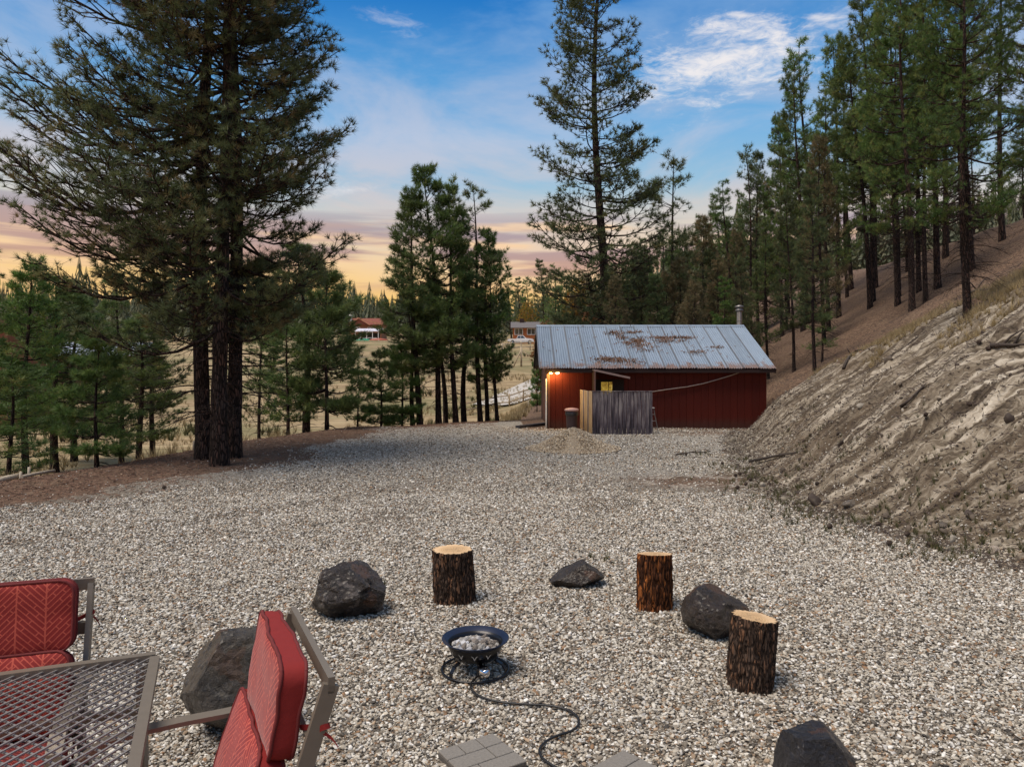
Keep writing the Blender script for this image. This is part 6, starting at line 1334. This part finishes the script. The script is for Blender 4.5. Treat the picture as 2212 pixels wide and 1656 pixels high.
b = MB(); b.bar((-W3 + .3, -.85, zl - .1), (-W3 * .38, -.85, zp + .25), .2, .35); b.bar((W3 * .3, -.85, zl - .1), (-W3 * .38, -.85, zp + .25), .2, .35); b.bar((W3, -.85, zl), (-W3 * .3, -.85, zp + .1), .2, .3); b.build('gable_trim', mat_paint('gable_trim', (.5, .24, .15)), gh_)
MB().box((-W3 + .2, 2, zl + 1.2), (.7, .7, 3.4)).build('chimney', mwf, gh_)
window(gh_, -W3 * .45, -.5, zl - 1.4, 1.4, 1.2); window(gh_, W3 * .3, -.5, zl - 1.4, 1.4, 1.2)
Yp = 188; pc = empty('carport', (at(795, 0, Yp)[0], Yp, 0), 0, 'open white carport roof on thin posts before the gabled house', 'carport'); zc0 = max(hz(pc.location.x, Yp) - .1, at(0, 735, Yp)[2]); pc.location.z = zc0; pw = (at(815, 0, Yp)[0] - at(768, 0, Yp)[0]) / 2; pt_ = at(0, 717, Yp)[2] - zc0
b = MB(); b.prism([(-2.6, pt_), (2.6, pt_ + .9), (2.6, pt_ + 1.05), (-2.6, pt_ + .15)], (-pw - .2, pw + .8), 0); b.build('roof', plain('white_metal_roof', (.66, .64, .70), .5), pc)
for k in range(5): MB().box((-pw + k * pw * 2.1 / 4, -2.4, pt_ / 2), (.16, .16, pt_)).build('post', mwf, pc)
MB().box((0, 2.2, pt_ / 2), (pw * 1.9, .2, pt_ - .3)).build('back_wall', plain('dark_bay', (.05, .05, .05), .9), pc)
MB().box((0, -2.4, .55), (pw * 1.9, .1, .12)).build('handrail', mwf, pc)
def canoe(px, py, Yc, col, label, L_=4.8):
    x, y = at(px, py, Yc)[:2]; z = max(hz(x, y), at(px, py, Yc)[2]); n, m = 15, 7; V_ = []
    for i_ in range(n):
        t = i_ / (n - 1) * 2 - 1; w_ = .48 * (1 - abs(t) ** 2.4) + .01
        for j_ in range(m): a_ = pi * j_ / (m - 1); V_.append((t * L_ / 2, w_ * cos(a_), .55 * (1 - .35 * t * t) * sin(a_) * (w_ / .49) ** .5))
    F_ = [(i_ * m + j_, i_ * m + j_ + 1, (i_ + 1) * m + j_ + 1, (i_ + 1) * m + j_) for i_ in range(n - 1) for j_ in range(m - 1)]
    c = empty('canoe', (x, y, z), RAD(6), label, 'canoe'); b = MB(); b.add(V_, F_, True); b.build('hull', plain('hull_paint', col, .4), c)
    b = MB(); b.tube([(-L_ / 2, 0, .02), (0, -.49, .02), (L_ / 2, 0, .02)], .04, 5); b.build('gunwale', mwf, c)
canoe(784, 736, 180, (.05, .30, .16), 'green canoe lying upside down in front of the white carport')
canoe(818, 735, 180, (.38, .10, .05), 'orange red canoe lying upside down right of the green one')
# two roofs glimpsed at the far left
Yb = 95; bb_ = empty('metal_roofed_barn', (at(195, 0, Yb)[0], Yb, hz(at(195, 0, Yb)[0], Yb)), 0, 'barn with a pale metal roof glimpsed through the pines on the left', 'barn'); z1 = at(0, 752, Yb)[2] - bb_.location.z; z1 = at(0, 768, Yb)[2] - bb_.location.z; z2 = at(0, 738, Yb)[2] - bb_.location.z
for k in range(16): MB().box((-6.4 + k * .85, 2, z1 / 2 - .3), (.8, 8, z1 + .6)).build('board', mat_paint('barn_board', (.10, .055, .04)) if k == 0 else bpy.data.materials['barn_board'], bb_)
for k in range(12):
    b = MB(); b.bar((-7 + (k + .5) * 1.2, -2.6, z1 - .05), (-7 + (k + .5) * 1.2, 2.2, z2), 1.16, .06); b.build('roof_sheet', bpy.data.materials.get('pale_roof') or plain('pale_roof', (.50, .54, .62), .4, .3), bb_)
Yc_ = 60; cbn = empty('brown_cabin', (at(-22, 0, Yc_)[0], Yc_, hz(at(-22, 0, Yc_)[0], Yc_)), 0, 'reddish brown cabin gable just showing at the left picture edge', 'cabin'); z1 = at(0, 702, Yc_)[2] - cbn.location.z; z2 = at(0, 655, Yc_)[2] - cbn.location.z
mcb = mat_paint('cabin_board', (.20, .07, .045))
for k in range(14): MB().box((0, 3, (k + .5) * z1 / 14), (3.0, 6, z1 / 14 - .02)).build('board', mcb, cbn)
b = MB(); b.prism([(-1.95, z1 - .1), (1.95, z1 - .1), (0, z2)], (-.4, 6.4), 1); b.build('roof', plain('dark_red_roof', (.10, .035, .03), .8), cbn)
